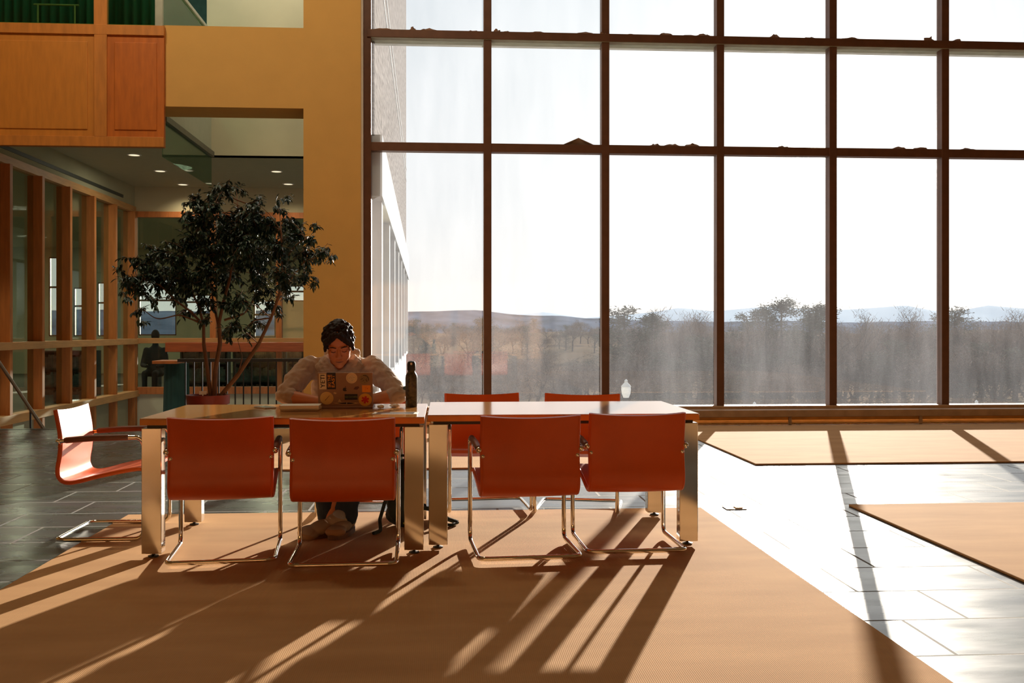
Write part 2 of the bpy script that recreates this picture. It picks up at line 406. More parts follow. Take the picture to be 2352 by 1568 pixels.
# mezzanine: ceiling over the lower rooms, with the void between beam and fascia
struct('ceiling_mezzanine', M().box(-16, GX, YW + 0.62, YFW, ZC, 4.75).box(GX, -1.5, YFA, YFW, ZC, 4.75), ceilm)
struct('wall_fascia', M().box(GX - 0.07, -1.25, YFA - 0.02, YFA + 0.2, ZC, 9.0), cream)
struct('wall_void_side', M().box(-1.25, -1.05, YW + 0.62, YFA + .2, -3, 9.0), cream)
struct('ceiling_upper', M().box(-16, GX, YW + 0.3, YFW, 8.9, 9.1).box(GX, -1.5, YFA, YFW, 8.9, 9.1).box(GX, -1.05, YW + .62, YFA, 8.9, 9.1), cream)
struct('floor_lower', M().box(-16, -1.5, YW, YFW, -3.2, -3.0), mat('dark_carpet', (0.06, 0.065, 0.05), 0.95))
struct('floor_rooms', M().box(-16, XL - .15, YW, YFW, -0.45, -0.25).box(XL - .15, -1.5, YB + .1, YFW, -0.45, -0.25), mat('office_carpet', (0.10, 0.09, 0.06), 0.95))
# upper level behind the balustrade
struct('wall_upper', M().box(-9, -8.8, YW + .6, YFW, 4.75, 8.9).box(-9, GX - .07, 20, 20.2, 4.75, 8.9), mat('teal_dark_plaster', (0.05, 0.11, 0.10), 0.9))
# hanging glass baffle and upper balustrade (both run away from the camera at x = GX)
gb = thing('glass_baffle', 'green tinted glass baffle hanging below the mezzanine ceiling edge', 'glass screen', (GX, 14.6, 3.5))
part('glass_sheet', M().box(GX - 0.006, GX + 0.006, YW + 0.64, YFA - 0.03, ZC - 0.50, ZC - 0.02), railglass, gb)
part('channel', M().box(GX - 0.02, GX + 0.05, YW + 0.64, YFA - 0.03, ZC - 0.03, ZC + 0.05), mat('grey_channel', (0.16, 0.15, 0.12), 0.4, metal=0.6), gb)
ub = thing('glass_balustrade', 'glass balustrade with a slanting metal top rail on the upper floor', 'balustrade', (GX, 14.5, 4.75))
part('glass_sheet', M().box(GX - 0.006, GX + 0.006, YW + 0.35, YFA - 0.03, 4.7, 5.84), railglass, ub)
part('top_rail', M().box(GX - 0.03, GX + 0.03, YW + 0.35, YFA - 0.03, 5.84, 5.90, 0.008), mat('rail_metal', (0.45, 0.42, 0.33), 0.4, metal=0.4), ub)

# left glazed wall (timber fins, rails, glass)
zt1, zt0 = 3.58, 3.47
struct('wall_left_upper', M().box(XL - 0.15, XL, YW, YB, zt1, ZC), sage)
dif = solo('air_diffuser', M().box(XL - 0.002, XL + 0.012, 12.7, 18.9, 3.665, 3.72), mat('slot_grey', (0.05, 0.055, 0.045), 0.6), 'long dark slot air diffuser in the green wall strip above the glazed partition', 'air vent')
gw = thing('glazed_partition', 'timber framed glass partition with deep fins along the left side', 'partition', (XL, 16, -0.4))
part('top_band', M().box(XL - 0.12, XL + 0.03, YW, YB, zt0, zt1), woodh, gw)
for k in range(-1, 7):
    D = 13.6 + 1.062 * k; y = D * 1.0265 if k < 6 else YB - .12
    part('fin', M().box(XL - 0.14, XL + 0.075, y - 0.045, y + 0.045, -2.6, zt0, 0.003), woodpost, gw)
zm = 1.22 - 33 * 13.6 / F
part('mid_rail', M().box(XL - 0.10, XL + 0.10, YW, YB, 0.945, 1.05, 0.003), woodh, gw, label='pale oak rail at mid height')
part('low_rail', M().box(XL - 0.10, XL + 0.10, YW, YB, -0.06, 0.06, 0.003), woodh, gw, label='pale oak rail near the floor')
part('glass_sheet', M().box(XL - 0.06, XL - 0.052, YW, YB, -0.02, zt0), inglass, gw)
part('panel_below', M().box(XL - 0.09, XL - 0.05, YW, YB, -3.0, -0.04), sage, gw)

# back glazed wall
bw = thing('glazed_screen', 'timber framed glass screen facing the stairwell behind the potted tree', 'partition', (-4, YB, -0.4))
def zY(py, Y, px=500): return at(px, py, Y=Y).z
struct('wall_soffit', M().box(XL, -1.55, YB, YB + 0.2, zY(487, YB), ZC), cream)
part('top_band', M().box(XL, -1.55, YB - 0.03, YB + 0.12, zY(500, YB), zY(487, YB)), woodd, bw)
for px in (306, 490, 641):
    p = at(px, 600, Y=YB)
    part('fin', M().box(p.x - 0.055, p.x + 0.055, YB - 0.05, YB + 0.12, zY(905, YB), zY(500, YB), 0.003), woodpost, bw)
part('mid_rail', M().box(XL, -1.55, YB - 0.06, YB + 0.12, zY(788, YB), zY(776, YB), 0.003), woodh, bw)
part('low_rail', M().box(XL, -1.55, YB - 0.06, YB + 0.12, zY(904, YB), zY(888, YB), 0.003), woodd, bw)
part('glass_sheet', M().box(XL, -1.55, YB + 0.02, YB + 0.028, zY(890, YB), zY(500, YB)), inglass, bw)
struct('wall_under_screen', M().box(XL, -1.55, YB, YB + 0.15, -3.0, zY(903, YB)), mat('white_plaster', (0.55, 0.53, 0.40), 0.9, var=0.03))
p0, p1 = at(383, 785, Y=YB - .3), at(720, 785, Y=YB - .3)
solo('display_counter', M().box(p0.x, p1.x, YB - 0.42, YB - 0.10, zY(808, YB - .4), zY(786, YB - .4), 0.01), mat('red_oak', (0.36, 0.075, 0.02), 0.4, var=0.2, nscale=4, stretch=(1, 1, 10)), 'long red brown timber counter behind the potted tree', 'counter')

# far wall of the rooms with its bright windows
hol = []
for a, b, t, bt in ((-26, 4, 570, 690), (112, 143, 590, 772), (169, 192, 660, 772), (224, 246, 648, 772), (318, 405, 640, 770), (425, 488, 676, 722), (583, 633, 690, 775), (653, 700, 655, 692)):
    pa, pb = at(a, t, Y=YFW), at(b, bt, Y=YFW); hol.append((pa.x, pb.x, pb.z, pa.z))
struct('wall_far', wall_y(YFW, YFW + 0.25, -22, -1.45, -0.5, 9.0, hol), sage)
for i, h in enumerate(hol):
    wd = thing('window_%d' % (i + 2), None, None, ((h[0] + h[1]) / 2, YFW, h[2]), kind='structure')
    zmid = h[2] + (h[3] - h[2]) * 0.62
    fr = M().box(h[0], h[1], YFW + .02, YFW + .1, zmid - .03, zmid + .03)
    for x in (h[0], h[1] - .04): fr.box(x, x + .04, YFW + .02, YFW + .1, h[2], h[3])
    for z in (h[2], h[3] - .04): fr.box(h[0], h[1], YFW + .02, YFW + .1, z, z + .04)
    part('window_frame', fr, bronze, wd)
    part('pane', M().box(h[0], h[1], YFW + .05, YFW + .056, h[2], h[3]), glass('clear_glass', (0.97, 0.97, 0.97)), wd)
struct('wall_far_left', M().box(-16.2, -16, YW, YFW, -3, 9), sage)
struct('wall_room_front', M().box(-16, -9, YW, YW + .3, -3, 9), sage)

# room furniture seen through the glass
def bookcase(x, y, wd, h, lab):
    t = thing('bookcase', lab, 'bookcase', (x, y, -0.25), group='dark bookcases behind the glass')
    c = M().box(-wd / 2, wd / 2, 0.28, 0.30, 0, h).box(-wd / 2, -wd / 2 + .03, 0, .3, 0, h).box(wd / 2 - .03, wd / 2, 0, .3, 0, h)
    part('carcass', c, darkroom, t, world=False)
    n = 3
    for k in range(n + 1):
        z = h * k / n
        part('shelf', M().box(-wd / 2 + .03, wd / 2 - .03, 0.01, .28, max(0, z - .03), max(.03, z)), darkroom, t, world=False)
    for k in range(n):
        z = h * k / n; x0 = -wd / 2 + .05
        m = M()
        while x0 < wd / 2 - .1:
            bwid = rnd.uniform(.02, .05); bh = rnd.uniform(.2, h / n - .08)
            m.box(x0, x0 + bwid, .05, .25, z + .001, z + bh); x0 += bwid + .003
        b = part('book_row', m, [mat('book_dull', (0.10, 0.06, 0.045), 0.7, var=.6, nscale=9), mat('book_teal', (0.04, 0.07, 0.065), 0.7, var=.6, nscale=9)][k % 2], t, world=False)
        b['kind'] = 'stuff'
bookcase(-5.1, 21.6, 1.0, 1.15, 'dark bookcase behind the left end of the glass screen')
bookcase(-3.95, 21.6, 1.1, 1.15, 'dark bookcase seen between the stems of the potted tree')
bookcase(-2.85, 21.6, 1.0, 1.15, 'dark bookcase behind the guard rail, next to the beige pillar')
bookcase(-7.6, 20.6, 1.2, 1.05, 'dark bookcase behind the left fin partition, nearest the corner')
bookcase(-8.2, 17.6, 1.4, 1.05, 'dark bookcase behind the left fin partition, further left')
def desk(x, y, lab):
    t = thing('desk', lab, 'desk', (x, y, -.25))
    part('desk_top', M().box(-.8, .8, -.35, .35, .98, 1.02), mat('pale_desk', (.6, .55, .42), .4), t, world=False)
    for a in (-.75, .75): part('side_panel', M().box(a - .02, a + .02, -.33, .33, 0, .98), darkroom, t, world=False)
desk(-5.9, 23.6, 'pale topped desk behind the glass screen, left of the potted tree')
desk(-11.0, 22.5, 'pale topped desk in the dim room behind the left partition')
# person behind the screen: only the dark head and shoulders show above the rail
pp = at(357, 772, Y=YB + 1.1)
pz = pp.z
m = M().ell((pp.x, pp.y, pz + .02), (.085, .10, .12)).cap((pp.x, pp.y, pz - .1), .05, (pp.x, pp.y, pz - .2), .07)
m.ell((pp.x, pp.y, pz - .42), (.2, .12, .24)).cap((pp.x - .18, pp.y, pz - .28), .06, (pp.x - .24, pp.y - .05, pz - .58), .05).cap((pp.x + .18, pp.y, pz - .28), .06, (pp.x + .24, pp.y - .05, pz - .58), .05)
m.cap((pp.x - .24, pp.y - .05, pz - .58), .05, (pp.x - .1, pp.y - .25, pz - .6), .035).cap((pp.x + .24, pp.y - .05, pz - .58), .05, (pp.x + .1, pp.y - .25, pz - .6), .035)
m.ell((pp.x, pp.y + .02, pz - .7), (.19, .15, .14))
for sx in (-.1, .1): m.cap((pp.x + sx, pp.y, pz - .74), .085, (pp.x + sx, pp.y - .4, pz - .74), .06).cap((pp.x + sx, pp.y - .4, pz - .74), .06, (pp.x + sx, pp.y - .38, -.2), .045)
pm = remesh(m, .02, 2)
bg = solo('person', pm, mat('dark_clothes', (.02, .022, .028), .9), 'person in dark clothes seated behind the glass screen, only the head above the rail', 'person')

# downlights
for i, (px, py) in enumerate(((308, 355), (368, 392), (420, 423), (635, 393), (662, 422))):
    p = at(px, py, Z=ZC)
    t = thing('downlight', ['round recessed downlight nearest the timber balcony', 'round recessed downlight, middle one of the row of three left of the tree', 'round recessed downlight, furthest of the row of three left of the tree', 'round recessed downlight right of the tree, nearer one of two', 'round recessed downlight right of the tree, further one of two'][i], 'ceiling light', (p.x, p.y, ZC), group='downlights in the mezzanine ceiling')
    part('trim_ring', M().lathe([(0.085, 0.0), (0.11, 0.0), (0.11, -0.008), (0.085, -0.012), (0.085, 0.0)]), whitestone, t, world=False)
    part('lamp_disc', M().lathe([(0, -0.004), (0.085, -0.004), (0.085, -0.001), (0, -0.001)]), mat('lamp_glow', (1, .9, .7), .5, emit=(1, .85, .6), estr=1.1), t, world=False)
    l = bpy.data.lights.new('downlight_lamp', 'SPOT'); l.energy = 45; l.spot_size = 2.4; l.spot_blend = 1; l.color = (1, .87, .62); l.shadow_soft_size = .08
    lo = bpy.data.objects.new('downlight_lamp', l); C.objects.link(lo); lo.location = (0, 0, -.03); lo.parent = t

# guard rail at the stairwell
gr = thing('guard_rail', 'black metal guard rail with thin balusters at the stairwell edge', 'railing', (-3.5, 12.9, 0))
ya = 12.9
xa, xb = at(408, 827, Y=ya).x, XP + 0.02
zt = at(500, 827, Y=ya).z
part('top_bar', M().box(xa, xb, ya - .02, ya + .02, zt - .02, zt + .02, .004), blackm, gr)
part('bottom_bar', M().box(xa, xb, ya - .015, ya + .015, -.10, -.075), blackm, gr)
x = xb - .09
while x > xa:
    part('baluster', M().box(x - .008, x + .008, ya - .008, ya + .008, -.08, zt - .015), blackm, gr); x -= .1035
# stair handrail at far left
q0, q1 = at(-60, 745, Y=13.4), at(104, 990, Y=12.75)
hr = thing('stair_handrail', 'dark sloping handrail of the stair going down at far left', 'railing', (q1.x, 12.75, 0))
part('rail', M().tube([q0, q1, q1 + (q1 - q0) * .5], .022), mat('rail_dark', (.10, .07, .05), .4), hr)
for t_ in (.25, .8, 1.3):
    q = q0 + (q1 - q0) * t_
    part('post', M().tube([q, (q.x, q.y, -3.0)], .012), blackm, hr)
# teal covered stand left of the pot
p0, p1 = at(379, 900, Y=13.3), at(432, 900, Y=13.3)
cb = thing('draped_stand', 'dark teal draped stand with a wooden top left of the potted tree', 'stand', ((p0.x + p1.x) / 2, 13.3, -3))
m = M(); n = 40; top = at(400, 834, Y=13.3).z; rings = []
for z, wdt in ((-3.0, 1.35), (-0.5, 1.2), (.3, 1.08), (top, 1.0)):
    ring = []
    for k in range(n):
        a = 2 * PI * k / n; rr = (1 + .06 * math.cos(8 * a)) * wdt
        ring.append(m.bm.verts.new(((p0.x + p1.x) / 2 + rr * (p1.x - p0.x) * .5 * math.cos(a), 13.3 + rr * .14 * math.sin(a), z)))
    rings.append(ring)
for a, b in zip(rings, rings[1:]):
    for k in range(n): m.bm.faces.new((a[k], a[(k + 1) % n], b[(k + 1) % n], b[k]))
m.bm.faces.new(rings[-1]); m.bm.faces.new(rings[0])
part('drape', m, tealm, cb)
pa, pb = at(354, 828, Y=13.15), at(412, 828, Y=13.15)
part('wood_top', M().box(pa.x, pb.x, 13.05, 13.5, top - .0, top + .04, .005), woodd, cb)

# ------------------------------------------------------------------ timber balcony top left
yb = YW - 0.075
bx1 = at(377, 200, Y=yb).x; bz0 = at(200, 336, Y=yb).z; bz1 = at(200, 56, Y=yb).z
bal = thing('timber_balcony', 'orange oak panelled balcony box with windows above, high at left', 'balcony', (-5.5, yb, bz0))
X0 = -9.0
part('carcass', M().box(X0, bx1 - .004, yb + .035, yb + .075, bz0, bz1), woodd, bal)
def bpx(px): return at(px, 200, Y=yb).x
def bpz(py): return at(200, py, Y=yb).z
part('top_rail', M().box(X0, bx1, yb - .015, yb + .04, bpz(79), bpz(56), .004), wood, bal)
part('bottom_rail', M().box(X0, bx1, yb - .015, yb + .04, bpz(336), bpz(313), .004), wood, bal)
part('stile', M().box(bpx(217), bpx(246), yb - .015, yb + .04, bpz(313), bpz(79), .004), wood, bal)
part('stile', M().box(bpx(-120), bpx(-90), yb - .015, yb + .04, bpz(313), bpz(79), .004), wood, bal)
def panel(a, b):
    m = M(); x0, x1, z0, z1 = bpx(a), bpx(b), bpz(313), bpz(79)
    m.box(x0, x1, yb + .012, yb + .036, z0, z1)
    i = .085
    m.box(x0 + i, x1 - i, yb + .0, yb + .02, z0 + i, z1 - i, .008)
    return m
part('panel', panel(-90, 217), mat('oak_panel_light', (.54, .20, .025), .5, var=.1, nscale=3, stretch=(6, 6, 1)), bal)
part('panel', panel(246, 376), mat('oak_panel_red', (.48, .125, .010), .5, var=.16, nscale=3, stretch=(6, 6, 1)), bal, label='redder oak panel at the right end')
zw = 7.2
part('window_post', M().box(bpx(216), bpx(246), yb - .01, yb + .06, bz1, zw), wood, bal)
part('window_post', M().box(bpx(-120), bpx(-90), yb - .01, yb + .06, bz1, zw), wood, bal)
part('window_post', M().box(bpx(356), bpx(373), yb - .0, yb + .05, bz1, zw), mat('grey_aluminium', (.35, .36, .30), .4, metal=.5), bal, label='grey metal corner post')
part('head', M().box(X0, bx1, yb - .01, YW, zw, zw + .3), wood, bal)
part('glass_sheet', M().box(X0, bpx(356), yb + .02, yb + .028, bz1, zw), railglass, bal)
m = M(); n = 220; x1 = GX - .07
top_, bot = [], []
for k in range(n):
    xx = X0 + (x1 - X0) * k / (n - 1); yy = yb + .75 + .03 * math.sin(k * 1.3) + .01 * math.sin(k * .37)
    bot.append(m.bm.verts.new((xx, yy, bz1 - .02))); top_.append(m.bm.verts.new((xx, yy, zw)))
for k in range(n - 1): m.bm.faces.new((bot[k], bot[k + 1], top_[k + 1], top_[k]))
cu = m.mesh('curtain', fixn=False)
co_ = solo('curtain', cu, greencurt, 'green pleated curtain behind the balcony windows', 'curtain')
sd = co_.modifiers.new('t', 'SOLIDIFY'); sd.thickness = .006
# chair-like frame standing in the balcony window
fa, fb = at(87, 40, Y=yb + .3), at(172, 12, Y=yb + .3)
solo('metal_stand', M().tube([(fa.x, fa.y, bz1 + .0), (fa.x, fa.y, fb.z)], .012).tube([(fb.x, fa.y, bz1 + .0), (fb.x, fa.y, fb.z)], .012).tube([(fa.x - .05, fa.y, fb.z), (fb.x + .05, fa.y, fb.z)], .012), mat('olive_metal', (.30, .30, .12), .5), 'thin olive metal stand behind the balcony glass', 'stand')

# ------------------------------------------------------------------ rugs
def rug(x0, x1, y0, y1, lab):
    me = M().box(x0, x1, y0, y1, 0.0, 0.014, .004)
    return solo('rug', me, rugm, lab, 'rug', group='large tan ribbed rugs')
rug(-2.06, 1.74, -3.0, 6.66, 'large tan ribbed rug under the two tables')
rug(2.8, 9.5, 8.8, 12.32, 'tan ribbed rug under the windows, at right')
rug(-2.06, 1.74, 8.72, 12.32, 'tan ribbed rug seen under the tables, far side')
rug(2.79, 9.5, -3.0, 6.71, 'tan ribbed rug cut off by the right edge of the photo')
p = at(1687, 1167, Z=0)
fo = thing('floor_outlet', 'small square floor outlet cover in the bright tiles', 'floor outlet', (p.x, p.y, 0))
part('plate', M().box(-.07, .07, -.055, .055, 0, .005, .002), mat('outlet_brass', (.5, .45, .38), .5, metal=.0), fo, world=False)
part('flap', M().box(-.0, .05, -.03, .03, .005, .011, .002), copper, fo, world=False)

# ------------------------------------------------------------------ tables
ZTOP = 0.752
def table(x0, x1, y0, y1, lab):
    cx, cy = (x0 + x1) / 2, (y0 + y1) / 2
    t = thing('reading_table', lab, 'table', (cx, cy, 0), group='oak reading tables')
    hx, hy = (x1 - x0) / 2, (y1 - y0) / 2
    part('tabletop', M().box(-hx, hx, -hy, hy, ZTOP - .006, ZTOP, .002), tabletop, t, world=False)
    part('edge_band', M().box(-hx, hx, -hy, hy, ZTOP - .036, ZTOP - .0062, .001), tableedge, t, world=False)
    part('apron', M().box(-hx + .03, hx - .03, -hy + .03, hy - .03, ZTOP - .055, ZTOP - .036), blackm, t, world=False)
    for sx in (-1, 1):
        for sy in (-1, 1):
            ax, ay = sx * (hx - .057), sy * (hy - .05)
            lg = part('leg', M().box(ax - .052, ax + .052, ay - .038, ay + .038, .035, ZTOP - .053, .003), brushed, t, world=False, label='square polished steel leg')
            part('leveling_foot', M().lathe([(0, 0), (.028, 0), (.028, .006), (.008, .012), (.008, .036), (0, .036)], (ax, ay, .0145)), darkplastic, lg, world=False)
    return t
table(-1.60, -0.105, 5.365, 6.335, 'oak topped table with steel legs where the person works')
table(-0.09, 1.425, 5.485, 6.465, 'empty oak topped table with steel legs, right of the occupied one')

# ------------------------------------------------------------------ chairs
def make_chair():
    t = thing('armchair', 'x', 'chair')
    prof = [(-.262, .762), (-.250, .70), (-.238, .63), (-.234, .56), (-.240, .49), (-.250, .43), (-.246, .385), (-.222, .355), (-.18, .347), (-.12, .357), (-.04, .378), (.05, .398), (.14, .415), (.20, .423), (.235, .418)]
    P = []
    for i in range(len(prof) - 1):          # smooth the profile
        a, b = prof[max(i - 1, 0)], prof[i]; c, d = prof[i + 1], prof[min(i + 2, len(prof) - 1)]
        for k in range(4):
            u = k / 4
            P.append(tuple(.5 * ((2 * b[j]) + (-a[j] + c[j]) * u + (2 * a[j] - 5 * b[j] + 4 * c[j] - d[j]) * u * u + (-a[j] + 3 * b[j] - 3 * c[j] + d[j]) * u ** 3) for j in (0, 1)))
    P.append(prof[-1])
    def sheet(x0, x1, off0, off1, nx=14):
        m = M(); n = len(P); G = []
        for side, off in ((0, off0), (1, off1)):
            g = []
            for i in range(n):
                a, b = P[max(i - 1, 0)], P[min(i + 1, n - 1)]
                ty, tz = b[0] - a[0], b[1] - a[1]; L = math.hypot(ty, tz); ny, nz = -tz / L, ty / L
                row = []
                for k in range(nx + 1):
                    xx = x0 + (x1 - x0) * k / nx; s = xx / .25
                    dip = .012 * (1 - s * s); f_top = max(0, 1 - i / 22.0)
                    row.append(m.bm.verts.new((xx, P[i][0] - ny * off - dip * f_top * .8, P[i][1] - nz * off - dip * (f_top ** 3) - dip * .4 * (1 - f_top))))
                g.append(row)
            G.append(g)
        for side in (0, 1):
            for i in range(n - 1):
                for k in range(nx): m.bm.faces.new((G[side][i][k], G[side][i][k + 1], G[side][i + 1][k + 1], G[side][i + 1][k]))
        for i in range(n - 1):
            for k in (0, nx): m.bm.faces.new((G[0][i][k], G[0][i + 1][k], G[1][i + 1][k], G[1][i][k]))
        for i in (0, n - 1):
            for k in range(nx): m.bm.faces.new((G[0][i][k], G[0][i][k + 1], G[1][i][k + 1], G[1][i][k]))
        return m
    part('seat_sling', sheet(-.25, .25, -.011, .011), leather, t, world=False)
    # piping along both sides
    for sx in (-1, 1):
        part('side_seam', M().tube([(sx * .2505, y, z) for y, z in P], .0125, 8), leather, t, world=False)
    X = .268
    for sx in (-1, 1):
        path = fillet([(sx * X, -.235, .585), (sx * X, -.1, .597), (sx * X, .235, .607), (sx * X, .235, .026), (sx * X, 0, .026)], .055, 7)
        part('side_tube', M().tube(path, .0125, 12), chrome, t, world=False)
        part('arm_pad', M().tube([(sx * X, -.205, .590), (sx * X, -.195, .591), (sx * X, -.05, .602), (sx * X, .14, .606), (sx * X, .15, .606)], [.014, .0175, .0185, .0175, .014], 12), armleather, t, world=False)
        part('end_cap', M().ell((sx * X, -.238, .585), .0165, seg=14), chrome, t, world=False)
        br = M().tube([(sx * X, -.222, .586), (sx * (X - .022), -.236, .556)], .007, 8).ell((sx * (X - .02), -.238, .552), .013, seg=12)
        part('back_bracket', br, chrome, t, world=False)
        part('seat_bracket', M().tube([(sx * X, .235, .43), (sx * .24, .215, .415)], .008, 8), chrome, t, world=False)
    base = fillet([(-X, 0, .026), (-X, -.255, .026), (X, -.255, .026), (X, 0, .026)], .05, 7)
    part('base_tube', M().tube(base, .0125, 12), chrome, t, world=False)
    return t
chairs = [
    (-1.16, 5.41, 6, 'orange leather cantilever armchair in front of the occupied table, leftmost of the near row'),
    (-0.515, 5.30, 1.5, 'orange leather cantilever armchair directly in front of the person, right of the leftmost near one'),
    (0.43, 5.39, 4, 'orange leather cantilever armchair at the near side of the empty table, left one'),
    (1.02, 5.51, 2, 'orange leather cantilever armchair at the near side of the empty table, right one'),
    (0.285, 6.70, 184.5, 'orange leather armchair on the far side of the empty table, left one'),
    (0.90, 6.62, 167, 'orange leather armchair on the far side of the empty table, right one'),
    (-0.53, 6.60, 178, 'orange leather armchair in which the person sits'),
    (-1.945, 6.08, -90, 'orange leather armchair at the left end, seen from the side with a sunlit back'),
]
proto = make_chair()
for i, (x, y, r, lab) in enumerate(chairs):
    o = proto if i == 0 else copy_tree(proto)
    o.location = (x, y, .0015 if i == 7 else .0145); o.rotation_euler = (0, 0, math.radians(r)); o['label'] = lab; o['group'] = 'cantilever armchairs around the tables'

# ------------------------------------------------------------------ person
PX, ZS = -.655, ZTOP
per = thing('person', 'person with dark hair in a grey hoodie working at a laptop', 'person', (PX, 6.5, 0))
HC = Vector((PX + .004, 6.235, 1.128)); HS = 1.07
HM = Matrix.Translation(HC) @ Euler((math.radians(25), math.radians(-3), math.radians(4))).to_matrix().to_4x4() @ Matrix.Diagonal((HS, HS, HS, 1))
def head(m):
    h = M()
    h.ell((0, .012, .032), (.076, .096, .088), seg=28).ell((0, -.028, -.03), (.064, .064, .078), seg=28)
    h.ell((0, -.066, -.100), (.024, .022, .018)).ell((0, -.05, -.075), (.044, .04, .034))
    for s in (-1, 1):
        h.ell((s * .047, -.015, -.062), (.014, .034, .026)).ell((s * .039, -.063, -.022), (.022, .022, .022))
        h.ell((s * .079, .012, -.008), (.008, .019, .030), (0, 0, s * .3)).ell((s * .031, -.081, .003), (.014, .010, .009))
        h.ell((s * .013, -.099, -.034), (.009, .009, .007)).cap((s * .012, -.085, .022), .008, (s * .05, -.072, .020), .008)
    h.cap((0, -.085, .012), .008, (0, -.108, -.028), .011).ell((0, -.106, -.031), (.012, .011, .009))
    h.ell((0, -.0895, -.0575), (.022, .012, .0048)).ell((0, -.0885, -.0705), (.018, .012, .0055))
    h.ell((0, -.068, .055), (.052, .022, .035))
    h.xf(HM)
    me = bpy.data.meshes.new('t'); h.bm.to_mesh(me); h.bm.free(); m.bm.from_mesh(me); bpy.data.meshes.remove(me)
def hand(m, wrist, direction, side):
    """palm, four bent fingers, a thumb leaving the side of the palm"""
    d = Vector(direction).normalized(); up = Vector((0, 0, 1)); sd = d.cross(up).normalized() * side
    w = Vector(wrist); pc = w + d * .05
    for k in range(5): m.ell(w + d * (.015 + .017 * k), (.034, .034, .013), (0, 0, math.atan2(d.y, d.x)), seg=14)
    for i, (o, L) in enumerate(((-.030, .062), (-.010, .074), (.011, .070), (.031, .055))):
        b = w + d * .086 + sd * o; k1 = b + d * L * .42 + up * .010; k2 = k1 + d * L * .32 - up * .008; k3 = k2 + d * L * .26 - up * .014
        m.cap(b, .0092, k1, .0085, 10, 2).cap(k1, .0085, k2, .0078, 10, 2).cap(k2, .0078, k3, .0068, 10, 2)
    tb = w + d * .028 - sd * .028; t1 = tb + d * .032 - sd * .024 - up * .003; t2 = t1 + d * .030 - sd * .004 - up * .006
    m.cap(tb, .013, t1, .0105, 10, 2).cap(t1, .0105, t2, .0085, 10, 2)
body = M(); head(body)
SL, SR = Vector((PX - .195, 6.38, .985)), Vector((PX + .195, 6.38, .985))
EL, ER = Vector((-.975, 6.17, .812)), Vector((-.285, 6.165, .818))
WL, WR = Vector((-.765, 6.115, .790)), Vector((-.480, 6.115, .790))
body.cap((PX, 6.36, .95), .062, (PX, 6.27, 1.09), .056).ell((PX, 6.43, .80), (.16, .10, .22)).ell((PX, 6.52, .56), (.15, .12, .12)).cap((PX - .12, 6.40, .96), .05, (PX + .12, 6.40, .96), .05)
for s, e, w_, hd, sd in ((SL, EL, WL, (1, -.10, -.02), 1), (SR, ER, WR, (-1, -.10, -.02), -1)):
    body.cap(s, .05, e, .042); mid = e.lerp(w_, .3)
    body.cap(e, .040, mid, .042).cap(mid, .042, w_, .026).cap(w_, .026, w_ + Vector(hd) * .02, .024)
    hand(body, w_ + Vector(hd) * .01, hd, sd)
KL, KR = Vector((-.79, 6.05, .545)), Vector((-.50, 6.05, .545))
AL, AR = Vector((-.585, 5.99, .13)), Vector((-.665, 5.96, .13))     # ankles cross
body.cap((PX - .09, 6.50, .52), .075, KL, .055).cap(KL, .052, AL, .036).cap((PX + .09, 6.50, .52), .075, KR, .055).cap(KR, .052, AR, .036)
body.cap(AL, .034, AL + Vector((0, -.03, -.06)), .032).cap(AR, .034, AR + Vector((0, -.03, -.06)), .032)
part('body', remesh(body, .0045, 2), skinm, per, label='bare face, forearms and hands')
# hair
rh = random.Random(3)
h = M().ell((0, .022, .044), (.079, .098, .080), seg=24)
for i in range(330):
    a = rh.uniform(0, 2 * PI); e = rh.uniform(-.45, 1.5)
    p = Vector((math.cos(e) * math.cos(a), math.cos(e) * math.sin(a), math.sin(e)))
    q = Vector((p.x * .081, .020 + p.y * .100, .040 + p.z * .083))
    if q.y < -.048 and abs(q.x) < .055 and q.z < .10 - abs(q.x) * .6: continue          # open forehead
    if q.y < -.05 and q.z < .02: continue
    if q.z < -.015 and q.y < -.02: continue
    if q.z < -.02 and q.y < .03 and rh.random() < .6: continue
    r = rh.uniform(.009, .016)
    h.ell(q + p * rh.uniform(-.004, .008), (r * 1.2, r, r), (rh.random() * 3, rh.random() * 3, 0), seg=8)
for s in (-1, 1):                                                     # curtain fringe
    for k in range(16):
        t = k / 15; q = Vector((s * (.010 + .062 * t), -.088 + .036 * t * t, .092 - .066 * t + (.006 if s < 0 else 0)))
        h.ell(q, (.015, .012, .016), (0, rh.random(), rh.random()), seg=8)
        h.ell(q + Vector((s * .004, .014, .006)), .015, seg=8)
    for k in range(8):
        h.ell((s * (.078 + rh.uniform(-.004, .005)), -.030 + .02 * rh.random(), .045 - .010 * k), (.010, .018, .012), seg=8)
h.xf(HM)
part('hair', remesh(h, .0055, 1, lambda c, n: n * .004 * noise.noise(c * 70)), hairm, per, label='thick wavy dark hair')
e_ = M()
for s in (-1, 1): e_.tube([HM @ Vector((s * .013, -.094, .021)), HM @ Vector((s * .033, -.092, .027)), HM @ Vector((s * .052, -.078, .020))], [.002, .0036, .002], 6)
part('eyebrows', e_, hairm, per)
e_ = M().tube([HM @ Vector((-.021, -.0965, -.064)), HM @ Vector((0, -.1015, -.0645)), HM @ Vector((.021, -.0965, -.064))], [.001, .0022, .001], 6)
part('mouth', e_, mat('lip_line', (.14, .03, .018), .6), per)
e_ = M()
for s in (-1, 1): e_.tube([HM @ Vector((s * .018, -.0895, -.003)), HM @ Vector((s * .031, -.0925, -.006)), HM @ Vector((s * .044, -.086, -.003))], .0016, 6)
part('eyelashes', e_, hairm, per)
